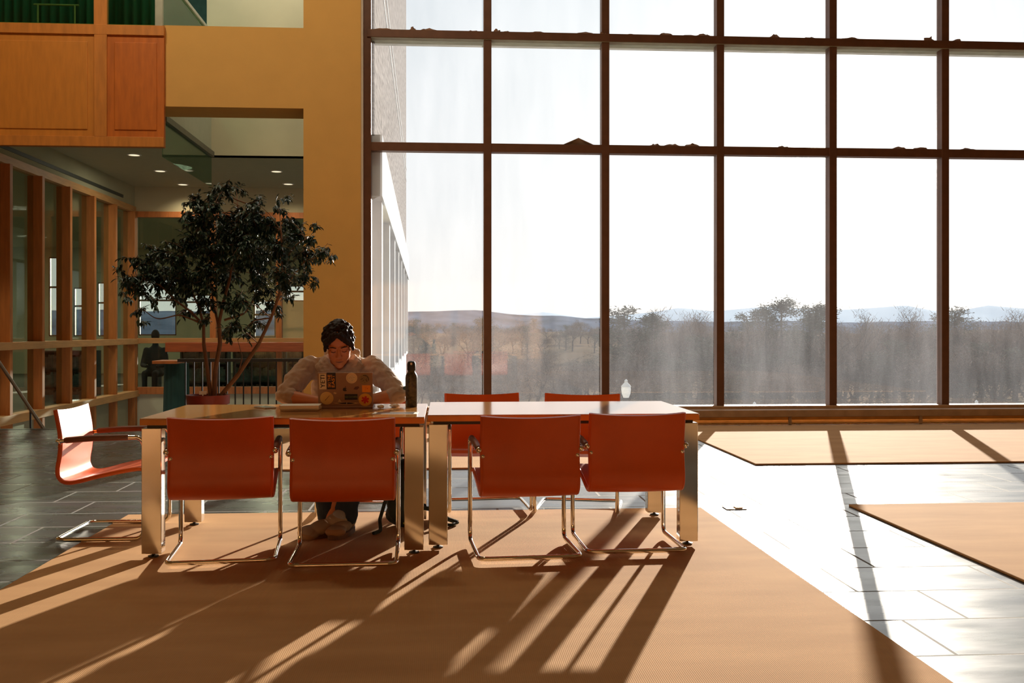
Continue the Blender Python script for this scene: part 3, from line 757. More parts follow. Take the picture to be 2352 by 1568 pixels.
# hoodie
def wr(amp, sc):
    return lambda c, n: n * amp * (noise.noise(c * sc) + .5 * noise.noise(c * sc * 2.3))
hd = M().ell((PX, 6.43, .84), (.19, .135, .20), seg=28).ell((PX + .02, 6.47, .64), (.175, .14, .18), seg=28).ell((PX + .05, 6.50, .54), (.165, .145, .085), seg=24)
hd.cap((PX - .02, 6.41, .965), .085, SL + Vector((.01, 0, -.01)), .072).cap((PX + .02, 6.41, .965), .085, SR + Vector((-.01, 0, -.01)), .072)
hd.cap((PX - .05, 6.38, 1.00), .055, (PX - .15, 6.39, .99), .055).cap((PX + .05, 6.38, 1.00), .055, (PX + .15, 6.39, .99), .055)
for s, e, w_ in ((SL, EL, WL), (SR, ER, WR)):
    m1 = s.lerp(e, .55) + Vector(((-.012 if s.x < PX else .012), 0, 0))
    hd.cap(s, .074, m1, .066).cap(m1, .066, e + Vector((0, .02, .008)), .060)
    c1 = e.lerp(w_, .17) + Vector((0, .0, .004)); hd.cap(e + Vector((0, .01, .006)), .056, c1, .051)
ho = part('hoodie', remesh(hd, .006, 3, lambda c, n: n * (.010 * noise.noise(Vector((c.x * 9, c.y * 9, c.z * 26))) + .006 * noise.noise(c * 34) + .011 * (abs(noise.noise(Vector((c.x * 14, c.y * 8, c.z * 20 + 5)))) - .25))), hoodm, per, label='grey heather pullover hoodie, sleeves pushed up')
hm = M()
def hring(rx, ry, z0, dip, r, back):
    pts = []
    for k in range(28):
        a = 2 * PI * k / 28; fr = max(0, -math.sin(a))
        pts.append((PX + rx * math.cos(a) * (1 - .25 * fr ** 3), 6.335 + ry * math.sin(a) + (back if math.sin(a) > 0 else 0) * math.sin(a), z0 - dip * fr ** 2 + .02 * max(0, math.sin(a))))
    hm.tube(pts, r, 10, close=True)
hring(.092, .085, 1.035, .085, .021, .02); hring(.112, .098, 1.015, .105, .024, .03); hring(.132, .105, .995, .10, .022, .03)
hm.ell((PX, 6.475, 1.045), (.12, .055, .055)).ell((PX - .055, 6.455, 1.07), (.06, .045, .035)).ell((PX + .06, 6.455, 1.07), (.06, .045, .035))
part('hood', remesh(hm, .005, 1, wr(.006, 28)), hoodm, ho)
part('drawstring', M().tube([(PX + .04, 6.272, .965), (PX + .043, 6.27, .93), (PX + .04, 6.29, .87)], .003, 6), paper, ho)
part('sleeve_patch', M().ell((ER.x + .055, ER.y - .045, ER.z + .045), (.022, .014, .014), seg=12), mat('teal_print', (.05, .10, .11), .8), ho)
# jeans
je = M().ell((PX + .05, 6.50, .545), (.165, .14, .09), seg=24)
for hx, K, A in ((PX - .035, KL, AL), (PX + .125, KR, AR)):
    ft = Vector((K.x * .5 + A.x * .5, A.y + .012, .118)); je.cap((hx, 6.48, .54), .095, K, .080).cap(K, .078, ft + Vector((0, 0, .05)), .072).cap(ft + Vector((0, 0, .05)), .072, ft, .070)
part('jeans', remesh(je, .007, 2, wr(.006, 18)), denim, per, label='dark blue jeans')
# shoes
def shoe(name, ankle, yaw, roll, lab, pitch=0):
    u = M().ell((0, .0, .045), (.044, .055, .045)).ell((0, -.07, .035), (.046, .075, .034)).ell((0, -.14, .028), (.048, .055, .027)).ell((0, .035, .05), (.038, .035, .045)).cap((0, .01, .055), .038, (0, .012, .062), .039)
    s = M().prism([(.054 * math.cos(a) * (1 if math.sin(a) < 0 else .85), -.06 + .135 * math.sin(a)) for a in [2 * PI * k / 28 for k in range(28)]], -.012, .016)
    mt = Matrix.Translation(Vector(ankle)) @ Euler((pitch, roll, yaw)).to_matrix().to_4x4() @ Matrix.Diagonal((1.22, 1.25, 1.1, 1))
    me = remesh(u, .0045, 2); me.transform(mt)
    so = part(name, me, shoem, per, label=lab)
    s.xf(mt); part('sole', s, shoesole, so)
    tc_ = M().ell((0, -.150, .024), (.049, .047, .028)); tc_.xf(mt); part('toe_cap', tc_, mat('toe_rubber', (.36, .20, .08), .7), so)
    sk = M().cap((0, .014, .058), .036, (0, .016, .078), .034); sk.xf(mt); part('sock_cuff', sk, mat('grey_sock', (.30, .28, .24), .9), so)
    l = M()
    for k in range(4):
        y = -.03 - .022 * k; z = .0795 - .009 * k
        l.tube([(-.024, y, z - .012), (0, y - .004, z), (.024, y, z - .012)], .003, 6)
    l.xf(mt); part('laces', l, paper, so)
shoe('shoe', (-.645, 5.935, .046), math.radians(-48), math.radians(24), 'tan canvas shoe tilted on its side, toe to the left', math.radians(8))
shoe('shoe', (-.580, 5.985, .028), math.radians(-14), 0, 'tan canvas shoe flat on the rug')

# ------------------------------------------------------------------ things on the occupied table
lp = thing('laptop', 'open laptop with its lid covered in stickers', 'laptop', (-.585, 6.0, ZS))
part('keyboard_deck', M().box(-.16, .16, .0, .215, .0005, .014, .004), alum, lp, world=False)
tilt = math.radians(12)
LM = Matrix.Translation((0, -.004, .012)) @ Euler((tilt, 0, 0)).to_matrix().to_4x4()     # lid-local: x, z up, outside at -y
def lidm(m): m.xf(LM); return m
lid = part('lid', lidm(M().box(-.162, .162, -.006, 0, 0, .208, .003)), alum, lp, world=False)
part('screen', lidm(M().box(-.152, .152, .0002, .0008, .012, .198)), mat('screen_glow', (.02, .02, .02), .2, emit=(.8, .85, .9), estr=.5), lid, world=False)
part('keys', M().box(-.14, .14, .02, .12, .0141, .0155), darkplastic, lp, world=False)
def L_(px, py): return ((px - 794.5) * .324 / 123.0, (938 - py) * .208 / 76.0)
def disc(c, r, n=32, y0=-.0068, y1=-.006, sx=1):
    m = M(); m.prism([(c[0] + r * sx * math.cos(2 * PI * k / n), c[1] + r * math.sin(2 * PI * k / n)) for k in range(n)], y0, y1, 'y'); return m
def rect(a, b, y0=-.0068, y1=-.006):
    return M().prism([(a[0], b[1]), (b[0], b[1]), (b[0], a[1]), (a[0], a[1])], y0, y1, 'y')
def sticker(name, m, ma, parent=None, label=None):
    return part(name, lidm(m), ma, parent or lid, world=False, label=label)
stw = mat('sticker_cream', (.72, .60, .40), .6); sty = mat('sticker_yellow', (.72, .40, .06), .6); sto = mat('sticker_orange', (.80, .30, .02), .6)
stk = mat('sticker_black', (.01, .01, .012), .5); str_ = mat('sticker_red', (.55, .02, .01), .6); stg = mat('sticker_green', (.16, .22, .07), .6); stpale = mat('sticker_tan', (.62, .42, .22), .6)
def text(parent, s, cx, cz, w_, h_, ma, vertical=True, name='lettering', y=-.0072):
    cu_ = bpy.data.curves.new('t', 'FONT'); cu_.body = s; cu_.size = 1; cu_.extrude = 0.0; cu_.offset = .012
    o = bpy.data.objects.new('t', cu_); C.objects.link(o); bpy.context.view_layer.update()
    me = bpy.data.meshes.new_from_object(o.evaluated_get(bpy.context.evaluated_depsgraph_get()))
    bpy.data.objects.remove(o)
    xs = [v.co.x for v in me.vertices]; ys = [v.co.y for v in me.vertices]
    x0, x1, y0, y1 = min(xs), max(xs), min(ys), max(ys)
    for v in me.vertices:
        a = (v.co.x - x0) / (x1 - x0) - .5; b = (v.co.y - y0) / (y1 - y0) - .5
        if vertical: v.co = Vector((cx - b * w_, y, cz + a * h_))
        else: v.co = Vector((cx + a * w_, y, cz + b * h_))
    me.transform(LM)
    return part(name, me, ma, parent, world=False)
# each sticker goes on the lid as one mesh; its print sits on it
def stick_group(name, m, ma, prints, label=None):
    """prints: meshes laid on the sticker, merged as material slots of the one sticker mesh"""
    me = m.mesh(name, smooth=False); bm = bmesh.new(); bm.from_mesh(me); mats_ = [ma]
    for k, (pm, pma) in enumerate(prints):
        if isinstance(pm, M): pm = pm.mesh('p', smooth=False)
        n0 = len(bm.faces); bm.from_mesh(pm)
        bm.faces.ensure_lookup_table(); mats_.append(pma)
        for f_ in bm.faces[n0:]: f_.material_index = k + 1
    out = bpy.data.meshes.new(name); bm.to_mesh(out); bm.free(); out.transform(LM)
    o = _link(name, out, None, lid)
    for mm in mats_: out.materials.append(mm)
    if label: o['label'] = label
    return o
def text_mesh(s, cx, cz, w_, h_, vertical=True, y=-.0072):
    cu_ = bpy.data.curves.new('t', 'FONT'); cu_.body = s; cu_.size = 1; cu_.offset = .015
    o = bpy.data.objects.new('t', cu_); C.objects.link(o); bpy.context.view_layer.update()
    me = bpy.data.meshes.new_from_object(o.evaluated_get(bpy.context.evaluated_depsgraph_get()))
    bpy.data.objects.remove(o)
    xs = [v.co.x for v in me.vertices]; ys = [v.co.y for v in me.vertices]
    x0, x1, y0, y1 = min(xs), max(xs), min(ys), max(ys)
    for v in me.vertices:
        a = (v.co.x - x0) / (x1 - x0) - .5; b = (v.co.y - y0) / (y1 - y0) - .5
        v.co = Vector((cx - b * w_, y, cz + a * h_)) if vertical else Vector((cx + a * w_, y, cz + b * h_))
    me.materials.clear()
    return me
a, b = L_(736.5, 864), L_(752, 899)
stick_group('sticker', rect(a, b), stw, [(text_mesh('YETI', (a[0] + b[0]) / 2, (a[1] + b[1]) / 2, (b[0] - a[0]) * .62, (a[1] - b[1]) * .84), stk)], 'cream upright sticker with black lettering')
a, b = L_(753.5, 862), L_(773.5, 899)
cxm = (a[0] + b[0]) / 2; wq = (b[0] - a[0])
stick_group('sticker', rect(a, b), stk, [(text_mesh('SKI THE', cxm - wq * .22, (a[1] + b[1]) / 2, wq * .34, (a[1] - b[1]) * .76), sto), (text_mesh('EAST', cxm + wq * .20, (a[1] + b[1]) / 2, wq * .34, (a[1] - b[1]) * .76), sto)], 'black upright sticker with orange lettering')
def ringm(c, r0, r1, y=-.0072, n=28, a0=0, a1=2 * PI):
    m = M(); prev = None
    for k in range(n + 1):
        t = a0 + (a1 - a0) * k / n
        cur = (m.bm.verts.new((c[0] + r0 * math.cos(t), y, c[1] + r0 * math.sin(t))), m.bm.verts.new((c[0] + r1 * math.cos(t), y, c[1] + r1 * math.sin(t))))
        if prev: m.bm.faces.new((prev[0], prev[1], cur[1], cur[0]))
        prev = cur
    return m
def blobs(c, r, n, seed, y=-.0073, s=.002):
    m = M(); q = random.Random(seed)
    for k in range(n):
        t = q.uniform(0, 2 * PI); rr = r * math.sqrt(q.random()); x_, z_ = c[0] + rr * math.cos(t), c[1] + rr * math.sin(t)
        w1, w2 = q.uniform(.4, 1.4) * s, q.uniform(.4, 1) * s
        m.quad((x_ - w1, y, z_ - w2), (x_ + w1, y, z_ - w2 * .6), (x_ + w1 * .8, y, z_ + w2), (x_ - w1 * .7, y, z_ + w2 * .7))
    return m
c = L_(809, 874); stick_group('sticker', disc(c, .033), stw, [(ringm(c, .024, .026), stpale), (blobs(c, .018, 26, 1), mat('print_grey', (.42, .40, .30), .7))], 'round cream sticker at the top')
c = L_(837.5, 877); stick_group('sticker', disc(c, .032), mat('sticker_olive', (.26, .19, .10), .6), [(ringm(c, .022, .026, a0=-.3, a1=1.9), stk), (blobs(c, .022, 34, 2), stk)], 'round dark sticker at the top right')
c = L_(752.5, 919); stick_group('sticker', disc(c, .039), sty if False else mat('sticker_butter', (.72, .50, .18), .6), [(ringm(c, .030, .0315), stpale), (M().quad((c[0] - .011, -.0073, c[1] - .013), (c[0] - .009, -.0073, c[1] - .015), (c[0] + .017, -.0073, c[1] + .015), (c[0] + .015, -.0073, c[1] + .016)), stk), (blobs(c, .022, 18, 5, s=.0015), stpale)], 'round pale compass sticker at the lower left')
c = L_(838.5, 923); pr = M()
for k in range(3):
    t = k * PI / 3 + .35; ux, uz = math.cos(t), math.sin(t); px_, pz_ = -uz, ux; Lh, wh = .023, .0062
    pr.quad((c[0] - ux * Lh - px_ * wh, -.0073 - k * 1e-5, c[1] - uz * Lh - pz_ * wh), (c[0] + ux * Lh - px_ * wh, -.0073 - k * 1e-5, c[1] + uz * Lh - pz_ * wh), (c[0] + ux * Lh + px_ * wh, -.0073 - k * 1e-5, c[1] + uz * Lh + pz_ * wh), (c[0] - ux * Lh + px_ * wh, -.0073 - k * 1e-5, c[1] - uz * Lh + pz_ * wh))
stick_group('sticker', disc(c, .039, y0=-.0069), sty, [(pr, str_)], 'round yellow sticker with a red six armed cross')
a, b = L_(832, 890.5), L_(851, 906); cc = ((a[0] + b[0]) / 2, (a[1] + b[1]) / 2)
stick_group('sticker', rect(a, b), sto, [(blobs(cc, .012, 9, 8), str_)], 'orange square sticker')
a, b = L_(792.5, 910), L_(821.5, 923)
stick_group('sticker', rect(a, b), stk, [(text_mesh('GO DOWN', (a[0] + b[0]) / 2, (a[1] + b[1]) / 2, (b[0] - a[0]) * .95, (a[1] - b[1]) * .28, vertical=False), stg)], 'black banner sticker with green lettering')
c = L_(793.5, 899.5)
ap = [(c[0] + .0125 * math.cos(t) * (1 - .12 * math.sin(t)), c[1] + .0125 * math.sin(t) * .98 - .002 * (abs(math.cos(t)) < .25) * (1 if math.sin(t) > 0 else -.6)) for t in [2 * PI * k / 36 for k in range(36)]]
ap = [p if not (math.hypot(p[0] - (c[0] + .0145), p[1] - (c[1] + .001)) < .0062) else (p[0] - .0055, p[1]) for p in ap]
m = M().prism(ap, -.0066, -.006, 'y').prism([(c[0] + .000, c[1] + .0125), (c[0] + .002, c[1] + .018), (c[0] + .007, c[1] + .0195), (c[0] + .005, c[1] + .0145)], -.0066, -.006, 'y')
sticker('lid_emblem', m, stk)
c = L_(819, 897); sticker('sticker', M().prism([(c[0] - .017, c[1] - .006), (c[0] + .004, c[1] - .009), (c[0] + .018, c[1] + .004), (c[0] + .012, c[1] + .012), (c[0] - .006, c[1] + .009)], -.0066, -.006, 'y'), mat('sticker_plum', (.10, .045, .04), .6), label='small dark sticker right of the emblem')
c = L_(797, 930.5)
m = M().prism([(c[0] - .078, c[1]), (c[0] - .03, c[1] + .006), (c[0], c[1] + .008), (c[0] + .03, c[1] + .006), (c[0] + .078, c[1]), (c[0] + .03, c[1] - .007), (c[0], c[1] - .0085), (c[0] - .03, c[1] - .007)], -.0066, -.006, 'y')
m2 = M().prism([(c[0] - .062, c[1]), (c[0] - .03, c[1] + .0035), (c[0], c[1] + .0055), (c[0] + .03, c[1] + .0035), (c[0] + .05, c[1]), (c[0] + .03, c[1] - .004), (c[0], c[1] - .006), (c[0] - .03, c[1] - .004)], -.0072, -.0066, 'y')
stick_group('sticker', m, stpale, [(m2, mat('print_navy', (.015, .012, .03), .6)), (blobs(c, .005, 5, 3, y=-.0076), stw)], 'long lens shaped sticker along the lower edge')
c = L_(781, 925); sticker('sticker', M().prism([(c[0] - .010, c[1] - .007), (c[0] + .011, c[1] - .007), (c[0] - .001, c[1] + .011)], -.0066, -.006, 'y'), stpale, label='tiny triangular sticker')
c = L_(771, 908); sticker('sticker', M().prism([(c[0] - .010, c[1] + .001), (c[0] + .003, c[1] - .006), (c[0] + .011, c[1] + .001), (c[0] - .002, c[1] + .007)], -.0066, -.006, 'y'), stpale, label='tiny tan sticker beside the compass one')

# bottle
p = at(944.5, 935, Z=ZS)
bt = thing('water_bottle', 'tall dark speckled water bottle standing right of the laptop', 'bottle', (p.x, p.y + .03, ZS))
part('body', M().lathe([(0, 0), (.034, 0), (.036, .004), (.036, .175), (.034, .192), (.026, .207), (.0225, .213), (.0225, .222), (0, .222)]), bottlem, bt, world=False)
cp = part('cap', M().lathe([(0, .222), (.024, .222), (.0255, .226), (.0255, .262), (.021, .274), (.010, .279), (0, .279)]), blackm, bt, world=False)
part('cap_emblem', M().prism([(.0065 * math.cos(2 * PI * k / 16), .262 + .0075 * math.sin(2 * PI * k / 16)) for k in range(16)], -.0268, -.024, 'y'), paper, cp, world=False)
# notebooks
def flat(name, px0, px1, py, dy, z0, z1, rz, ma, lab, cat, group=None, extra=None):
    a_, b_ = at(px0, py, Z=z0), at(px1, py, Z=z0); c_ = (a_ + b_) / 2; w2 = (b_ - a_).length / 2
    t = thing(name, lab, cat, (c_.x, c_.y + dy / 2, z0), rz, group)
    part('cover', M().box(-w2, w2, -dy / 2, dy / 2, 0, .0012).box(-w2, w2, -dy / 2, dy / 2, z1 - z0 - .0012, z1 - z0).box(-w2, -w2 + .0015, -dy / 2, dy / 2, 0, z1 - z0), ma, t, world=False)
    part('pages', M().box(-w2 + .002, w2 - .002, -dy / 2 + .002, dy / 2 - .002, .0013, z1 - z0 - .0013), paper, t, world=False)
    return t
flat('notebook', 645, 731, 943, .17, ZS + .0005, ZS + .0165, math.radians(-2), stpale, 'tan notebook left of the laptop, underneath the white one', 'notebook')
flat('notebook', 641, 731, 939, .16, ZS + .0172, ZS + .036, math.radians(1.5), paper, 'white notebook left of the laptop, lying on the tan one', 'notebook')
a = at(605, 938, Z=ZS)
t = thing('phone', 'phone lying flat on the table left of the notebooks', 'phone', (a.x, a.y + .05, ZS), math.radians(35))
part('case', M().box(-.038, .038, -.075, .075, .0005, .008, .003), mat('pale_case', (.6, .55, .48), .4), t, world=False)
part('screen', M().box(-.033, .033, -.069, .069, .008, .0086), mat('phone_glass', (.02, .02, .022), .12), t, world=False)
a = at(908, 949, Z=ZS)
t = thing('photo_print', 'glossy dark print with a white border in front of the bottle', 'picture', (a.x, a.y, ZS), math.radians(-4))
part('sheet', M().box(-.125, .125, -.055, .075, .0004, .0012), paper, t, world=False)
part('image_area', M().box(-.105, .105, -.04, .062, .0012, .0015), photom, t, world=False)
def crumple(px, py, r, lab, cat='tissue', name='crumpled_tissue'):
    a_ = at(px, py, Z=ZS); m = M(); bmesh.ops.create_icosphere(m.bm, subdivisions=3, radius=1)
    for v in m.bm.verts:
        k = 1 + .45 * noise.noise(v.co * 2.2 + Vector((px, 0, 0)))
        v.co = Vector((v.co.x * r[0] * k, v.co.y * r[1] * k, max(-.95, v.co.z * k) * r[2] + r[2])) + Vector((a_.x, a_.y + .01, ZS - .0005 + .05 * r[2]))
    return solo(name, m.mesh(name, smooth=False), paper, lab, cat)
crumple(874, 938, (.020, .015, .011), 'crumpled white tissue just right of the laptop')
crumple(907, 935, (.030, .018, .010), 'flat crumpled white tissue beside the bottle')

# backpack
bx, by = -.245, 6.17
bp = thing('backpack', 'dark green black backpack on the rug between the table legs and the person', 'bag', (bx, by, .014))
m = M().ell((bx, by, .19), (.115, .12, .18), seg=24).ell((bx, by + .01, .30), (.105, .11, .125)).ell((bx, by, .09), (.12, .125, .08)).ell((bx - .02, by - .09, .15), (.08, .05, .10))
m.cap((bx - .06, by, .38), .02, (bx + .06, by, .40), .02)
part('body', remesh(m, .006, 2, wr(.007, 14)), packm, bp)
part('grab_handle', M().tube(fillet([(bx - .04, by, .40), (bx - .03, by, .445), (bx + .03, by, .445), (bx + .04, by, .41)], .02), .008, 8), packm, bp)
part('shoulder_strap', M().tube(fillet([(bx - .1, by - .1, .22), (bx - .14, by - .16, .08), (bx - .13, by - .22, .027), (bx - .17, by - .27, .022)], .04), .011, 8), packm, bp)
part('shoulder_strap', M().tube(fillet([(bx + .09, by + .02, .12), (bx + .19, by + .06, .10), (bx + .27, by + .02, .045), (bx + .33, by - .0, .028)], .03), .013, 8).tube(fillet([(bx + .33, by, .028), (bx + .29, by - .07, .026), (bx + .20, by - .02, .026)], .02), .009, 8), packm, bp)
part('cord', M().tube([(bx + .0, by - .125, .05), (bx + .05, by - .14, .085), (bx + .09, by - .13, .12)], .005, 6).tube([(bx + .02, by - .125, .035), (bx + .07, by - .14, .06), (bx + .10, by - .13, .10)], .004, 6), yellowm, bp, label='lime yellow cord')

# ------------------------------------------------------------------ potted ficus
YT = 10.15
pc = at(478, 906, Y=YT); zr = pc.z
tr = thing('potted_ficus', 'large bushy ficus tree in a dark red pot behind the occupied table', 'plant', (pc.x, YT, 0))
part('pot', M().lathe([(0, 0), (.15, 0), (.165, .02), (.185, zr - .10), (.208, zr - .09), (.212, zr), (.195, zr), (.185, zr - .04), (0, zr - .04)], (pc.x, YT, 0), 36), terracotta, tr)
part('soil', M().lathe([(0, zr - .035), (.184, zr - .035), (.184, zr - .05), (0, zr - .05)], (pc.x, YT, 0), 24), soil, tr)
part('plant_tag', M().box(pc.x - .05, pc.x + .02, YT - .16, YT - .155, zr + .01, zr + .045).box(pc.x - .02, pc.x - .01, YT - .16, YT - .155, zr - .05, zr + .01), paper, tr)
def P3(px, py, dy=0.0): return at(px, py, Y=YT + dy)
stems = [([(484, 915), (478, 860), (466, 790), (468, 745), (455, 700), (430, 650), (425, 590)], .022),
         ([(492, 915), (494, 850), (504, 790), (505, 740), (515, 690), (530, 640), (538, 560), (545, 470)], .026),
         ([(502, 915), (545, 860), (592, 790), (622, 730), (643, 670), (650, 600), (648, 530)], .024),
         ([(466, 745), (440, 715), (405, 690), (370, 655), (330, 640)], .013), ([(468, 745), (446, 735), (410, 722), (360, 735), (330, 712)], .011),
         ([(505, 760), (490, 700), (480, 620), (478, 520)], .013), ([(515, 735), (560, 720), (580, 690), (595, 630), (600, 540)], .012),
         ([(643, 668), (670, 640), (700, 600), (745, 585)], .011), ([(650, 600), (680, 560), (705, 548)], .010), ([(548, 855), (555, 820), (548, 780)], .008),
         ([(575, 470), (530, 455), (520, 430)], .008), ([(425, 590), (380, 590), (345, 600), (300, 610)], .009), ([(622, 730), (585, 735), (560, 760)], .008)]
rs = random.Random(11)
stm = M(); tw = []
for pts, r in stems:
    dys = rs.uniform(-.35, .35)
    P = [P3(x_, y_, dys * (i / len(pts))) for i, (x_, y_) in enumerate(pts)]
    P = [q + Vector((0, 0, 0)) if i in (0,) else q + Vector((rs.uniform(-.01, .01), 0, 0)) for i, q in enumerate(P)]
    stm.tube(fillet(P, .15, 4), [r * (1 - .65 * k / (len(fillet(P, .15, 4)) - 1)) for k in range(len(fillet(P, .15, 4)))], 8)
    tw += P[2:]
blob = [(515, 432, 20), (495, 452, 24), (542, 435, 14), (450, 470, 30), (432, 498, 22), (470, 512, 42), (520, 520, 45), (570, 500, 36), (592, 468, 20), (640, 478, 14), (662, 505, 22), (615, 525, 40), (560, 565, 50), (500, 575, 50), (440, 560, 36), (405, 598, 30), (370, 588, 24), (358, 570, 12), (338, 610, 28), (306, 598, 16), (290, 640, 20), (272, 622, 10), (320, 652, 34), (370, 642, 38), (420, 640, 40), (470, 635, 45), (530, 632, 42), (590, 600, 46), (640, 572, 42), (680, 540, 34), (712, 552, 18), (702, 590, 32), (740, 580, 20), (762, 590, 10), (698, 640, 24), (720, 652, 12), (650, 635, 36), (600, 662, 32), (560, 690, 26), (520, 705, 24), (470, 692, 24), (410, 688, 18), (350, 690, 14), (328, 712, 12), (338, 742, 9), (430, 718, 14), (590, 742, 16), (540, 752, 22), (570, 770, 16), (520, 765, 16), (620, 700, 20), (660, 682, 16), (288, 682, 11), (636, 722, 10), (470, 735, 12), (725, 520, 8), (655, 455, 5), (395, 560, 15), (486, 480, 25), (555, 540, 35)]
lf = M(); bm_ = lf.bm
def leaf(p, d, up, L, W):
    d = d.normalized(); s_ = d.cross(up)
    if s_.length < .01: s_ = Vector((1, 0, 0))
    s_.normalize(); n_ = s_.cross(d)
    v = [bm_.verts.new(q) for q in (p, p + d * L * .35 + s_ * W * .5 + n_ * W * .12, p + d * L * .7 + s_ * W * .36 + n_ * W * .08, p + d * L - n_ * L * .12, p + d * L * .7 - s_ * W * .36 + n_ * W * .08, p + d * L * .35 - s_ * W * .5 + n_ * W * .12, p + d * L * .5)]
    for i in range(6): bm_.faces.new((v[6], v[i], v[(i + 1) % 6]))
for (bx_, by_, br_) in blob:
    c = P3(bx_, by_, rs.uniform(-.5, .5)); R = br_ * (YT / F)
    nt_ = max(3, int(br_ * br_ / 44))
    for k in range(nt_):
        u = Vector((rs.gauss(0, 1), rs.gauss(0, 1), rs.gauss(0, 1))).normalized() * (rs.random() ** .45)
        q = c + Vector((u.x * R, u.y * max(R, .16) * 1.3, u.z * R))
        out = (u + Vector((0, 0, -.25)) + Vector((rs.uniform(-.6, .6), rs.uniform(-.6, .6), rs.uniform(-.3, .3)))).normalized()
        base = q - out * .10
        stm.tube([base, q + out * .02], [.0025, .0012], 4)
        for j in range(rs.randint(8, 11)):
            t_ = rs.random(); pos = base + out * (.13 * t_)
            dd = (out * .5 + Vector((rs.uniform(-1, 1), rs.uniform(-1, 1), rs.uniform(-1.1, .3))))
            leaf(pos, dd, Vector((0, 0, 1)), rs.uniform(.055, .085), rs.uniform(.026, .036))
    if br_ > 12:
        nb = min(tw, key=lambda a_: (a_ - c).length)
        stm.tube([nb, nb.lerp(c, .5) + Vector((0, 0, .03)), c], [.006, .004, .002], 5)
part('stems', stm, barkm, tr)
part('foliage', lf.mesh('foliage', smooth=False, fixn=False), leafm, tr)

# ------------------------------------------------------------------ dry leaves on the window bars
def flake(px, z, w_, h_, i, y):
    m = M(); p_ = at(px, 300, Y=y); q = random.Random(i)
    n_ = 7; lo_, hi_ = [], []
    for k in range(n_):
        t_ = k / (n_ - 1); xx = p_.x + (t_ - .5) * w_; hh = h_ * (math.sin(PI * t_) ** .8) * q.uniform(.5, 1.1)
        lo_.append(m.bm.verts.new((xx, y + q.uniform(-.02, .0), z))); hi_.append((m.bm.verts.new((xx + q.uniform(-.01, .01), y + q.uniform(.0, .03), z + .004 + hh)), m.bm.verts.new((xx, y + .05, z))))
    for k in range(n_ - 1):
        m.bm.faces.new((lo_[k], lo_[k + 1], hi_[k + 1][0], hi_[k][0])); m.bm.faces.new((hi_[k][0], hi_[k + 1][0], hi_[k + 1][1], hi_[k][1]))
        m.bm.faces.new((lo_[k], hi_[k][1], hi_[k + 1][1], lo_[k + 1]))
    for k in (0, n_ - 1): m.bm.faces.new((lo_[k], hi_[k][0], hi_[k][1]))
    return m.mesh('dry_leaf', smooth=False)
zl, zu = zs1 + .055, zs2 + .05
fl = [(1545, zl, .22, .028, 2), (1590, zl, .20, .04, 3), (1505, zl, .16, .03, 4), (1800, zl, .16, .02, 5), (2065, zl, .2, .035, 6), (2115, zl, .22, .03, 7), (2225, zl, .26, .03, 8),
      (948, zu, .09, .05, 9), (985, zu, .22, .03, 10), (880, zu, .26, .02, 11), (1085, zu, .14, .02, 12), (1142, zu, .10, .05, 13), (1163, zu, .12, .02, 14), (1235, zu, .2, .015, 15), (1345, zu, .25, .03, 16), (1385, zu, .10, .045, 17), (1450, zu, .1, .015, 18),
      (1530, zu, .18, .05, 19), (1580, zu, .2, .02, 20), (1615, zu, .2, .035, 21), (1780, zu, .14, .05, 22), (1860, zu, .16, .02, 23), (1955, zu, .3, .03, 24), (2135, zu, .16, .07, 25), (2200, zu, .16, .03, 26)]
for px, z, w_, h_, i in fl:
    low = z == zl
    solo('dry_leaf', flake(px, z, w_, h_, i, YF + (.03 if low else .0)), flakem, 'small curled dry leaf on the lower window bar' if low else 'small curled dry leaf on the thick upper window bar', 'leaf', group='dry leaves on the lower window bar' if low else 'dry leaves on the upper window bar')
p_ = at(1327, 300, Y=YF + .05)
m = M(); A_ = (p_.x - .20, YF + .03, zl); B_ = (p_.x + .01, YF + .05, zl + .095); C_ = (p_.x + .22, YF + .04, zl); D_ = (p_.x - .12, YF + .11, zl); E_ = (p_.x + .15, YF + .11, zl)
m.tri(A_, B_, D_).tri(B_, C_, E_).tri(B_, D_, E_)
me = m.mesh('paper_scrap', smooth=False, fixn=False)
ps = solo('paper_scrap', me, mat('grey_scrap', (.45, .38, .33), .8), 'tent shaped folded paper scrap on the lower window bar, left of centre', 'paper')
sd = ps.modifiers.new('t', 'SOLIDIFY'); sd.thickness = .004

# ------------------------------------------------------------------ outside: stone wing of the building
WA = -.652; wrot = .0190
wing = thing('building_wing', 'stone clad wing of the building with tall white framed windows, seen through the left panes', 'building', (WA, 0, -5), wrot)
wy0, wy1 = YF + .152, 34.7
def wp(name, m, ma, label=None): m.xf(Matrix.Translation((0, 0, 5))); return part(name, m, ma, wing, world=False, label=label)
wp('stone_wall', M().box(-.5, 0, wy0, wy1, 3.72, 22), stone, 'rough grey stone upper wall')
wp('lower_wall', M().box(-.5, 0, wy0, wy1, -5, .45), wingstone, 'pale wall below the windows')
wp('ledge', M().box(-.45, .10, wy0, wy1, 2.95, 3.74), wingstone, 'broad white ledge above the windows')
wp('ledge', M().box(-.1, .06, wy0, wy1, .42, .50), wingstone)
for z in (6.35, 6.75): wp('stone_joint', M().box(-.02, .012, wy0, wy1, z, z + .06), wingstone)
y = 13.5; first = True
while y < wy1 - .3:
    wp('window_fin', M().box(-.32, .07, y, y + .40, .45, 3.0), wingstone); y += 2.87
wp('glazing', M().box(-.22, -.21, wy0, wy1, .45, 2.96), wingglass)
wp('end_wall', M().box(-.5, 0, wy1 - .02, wy1 + .0, -5, 22), stone)

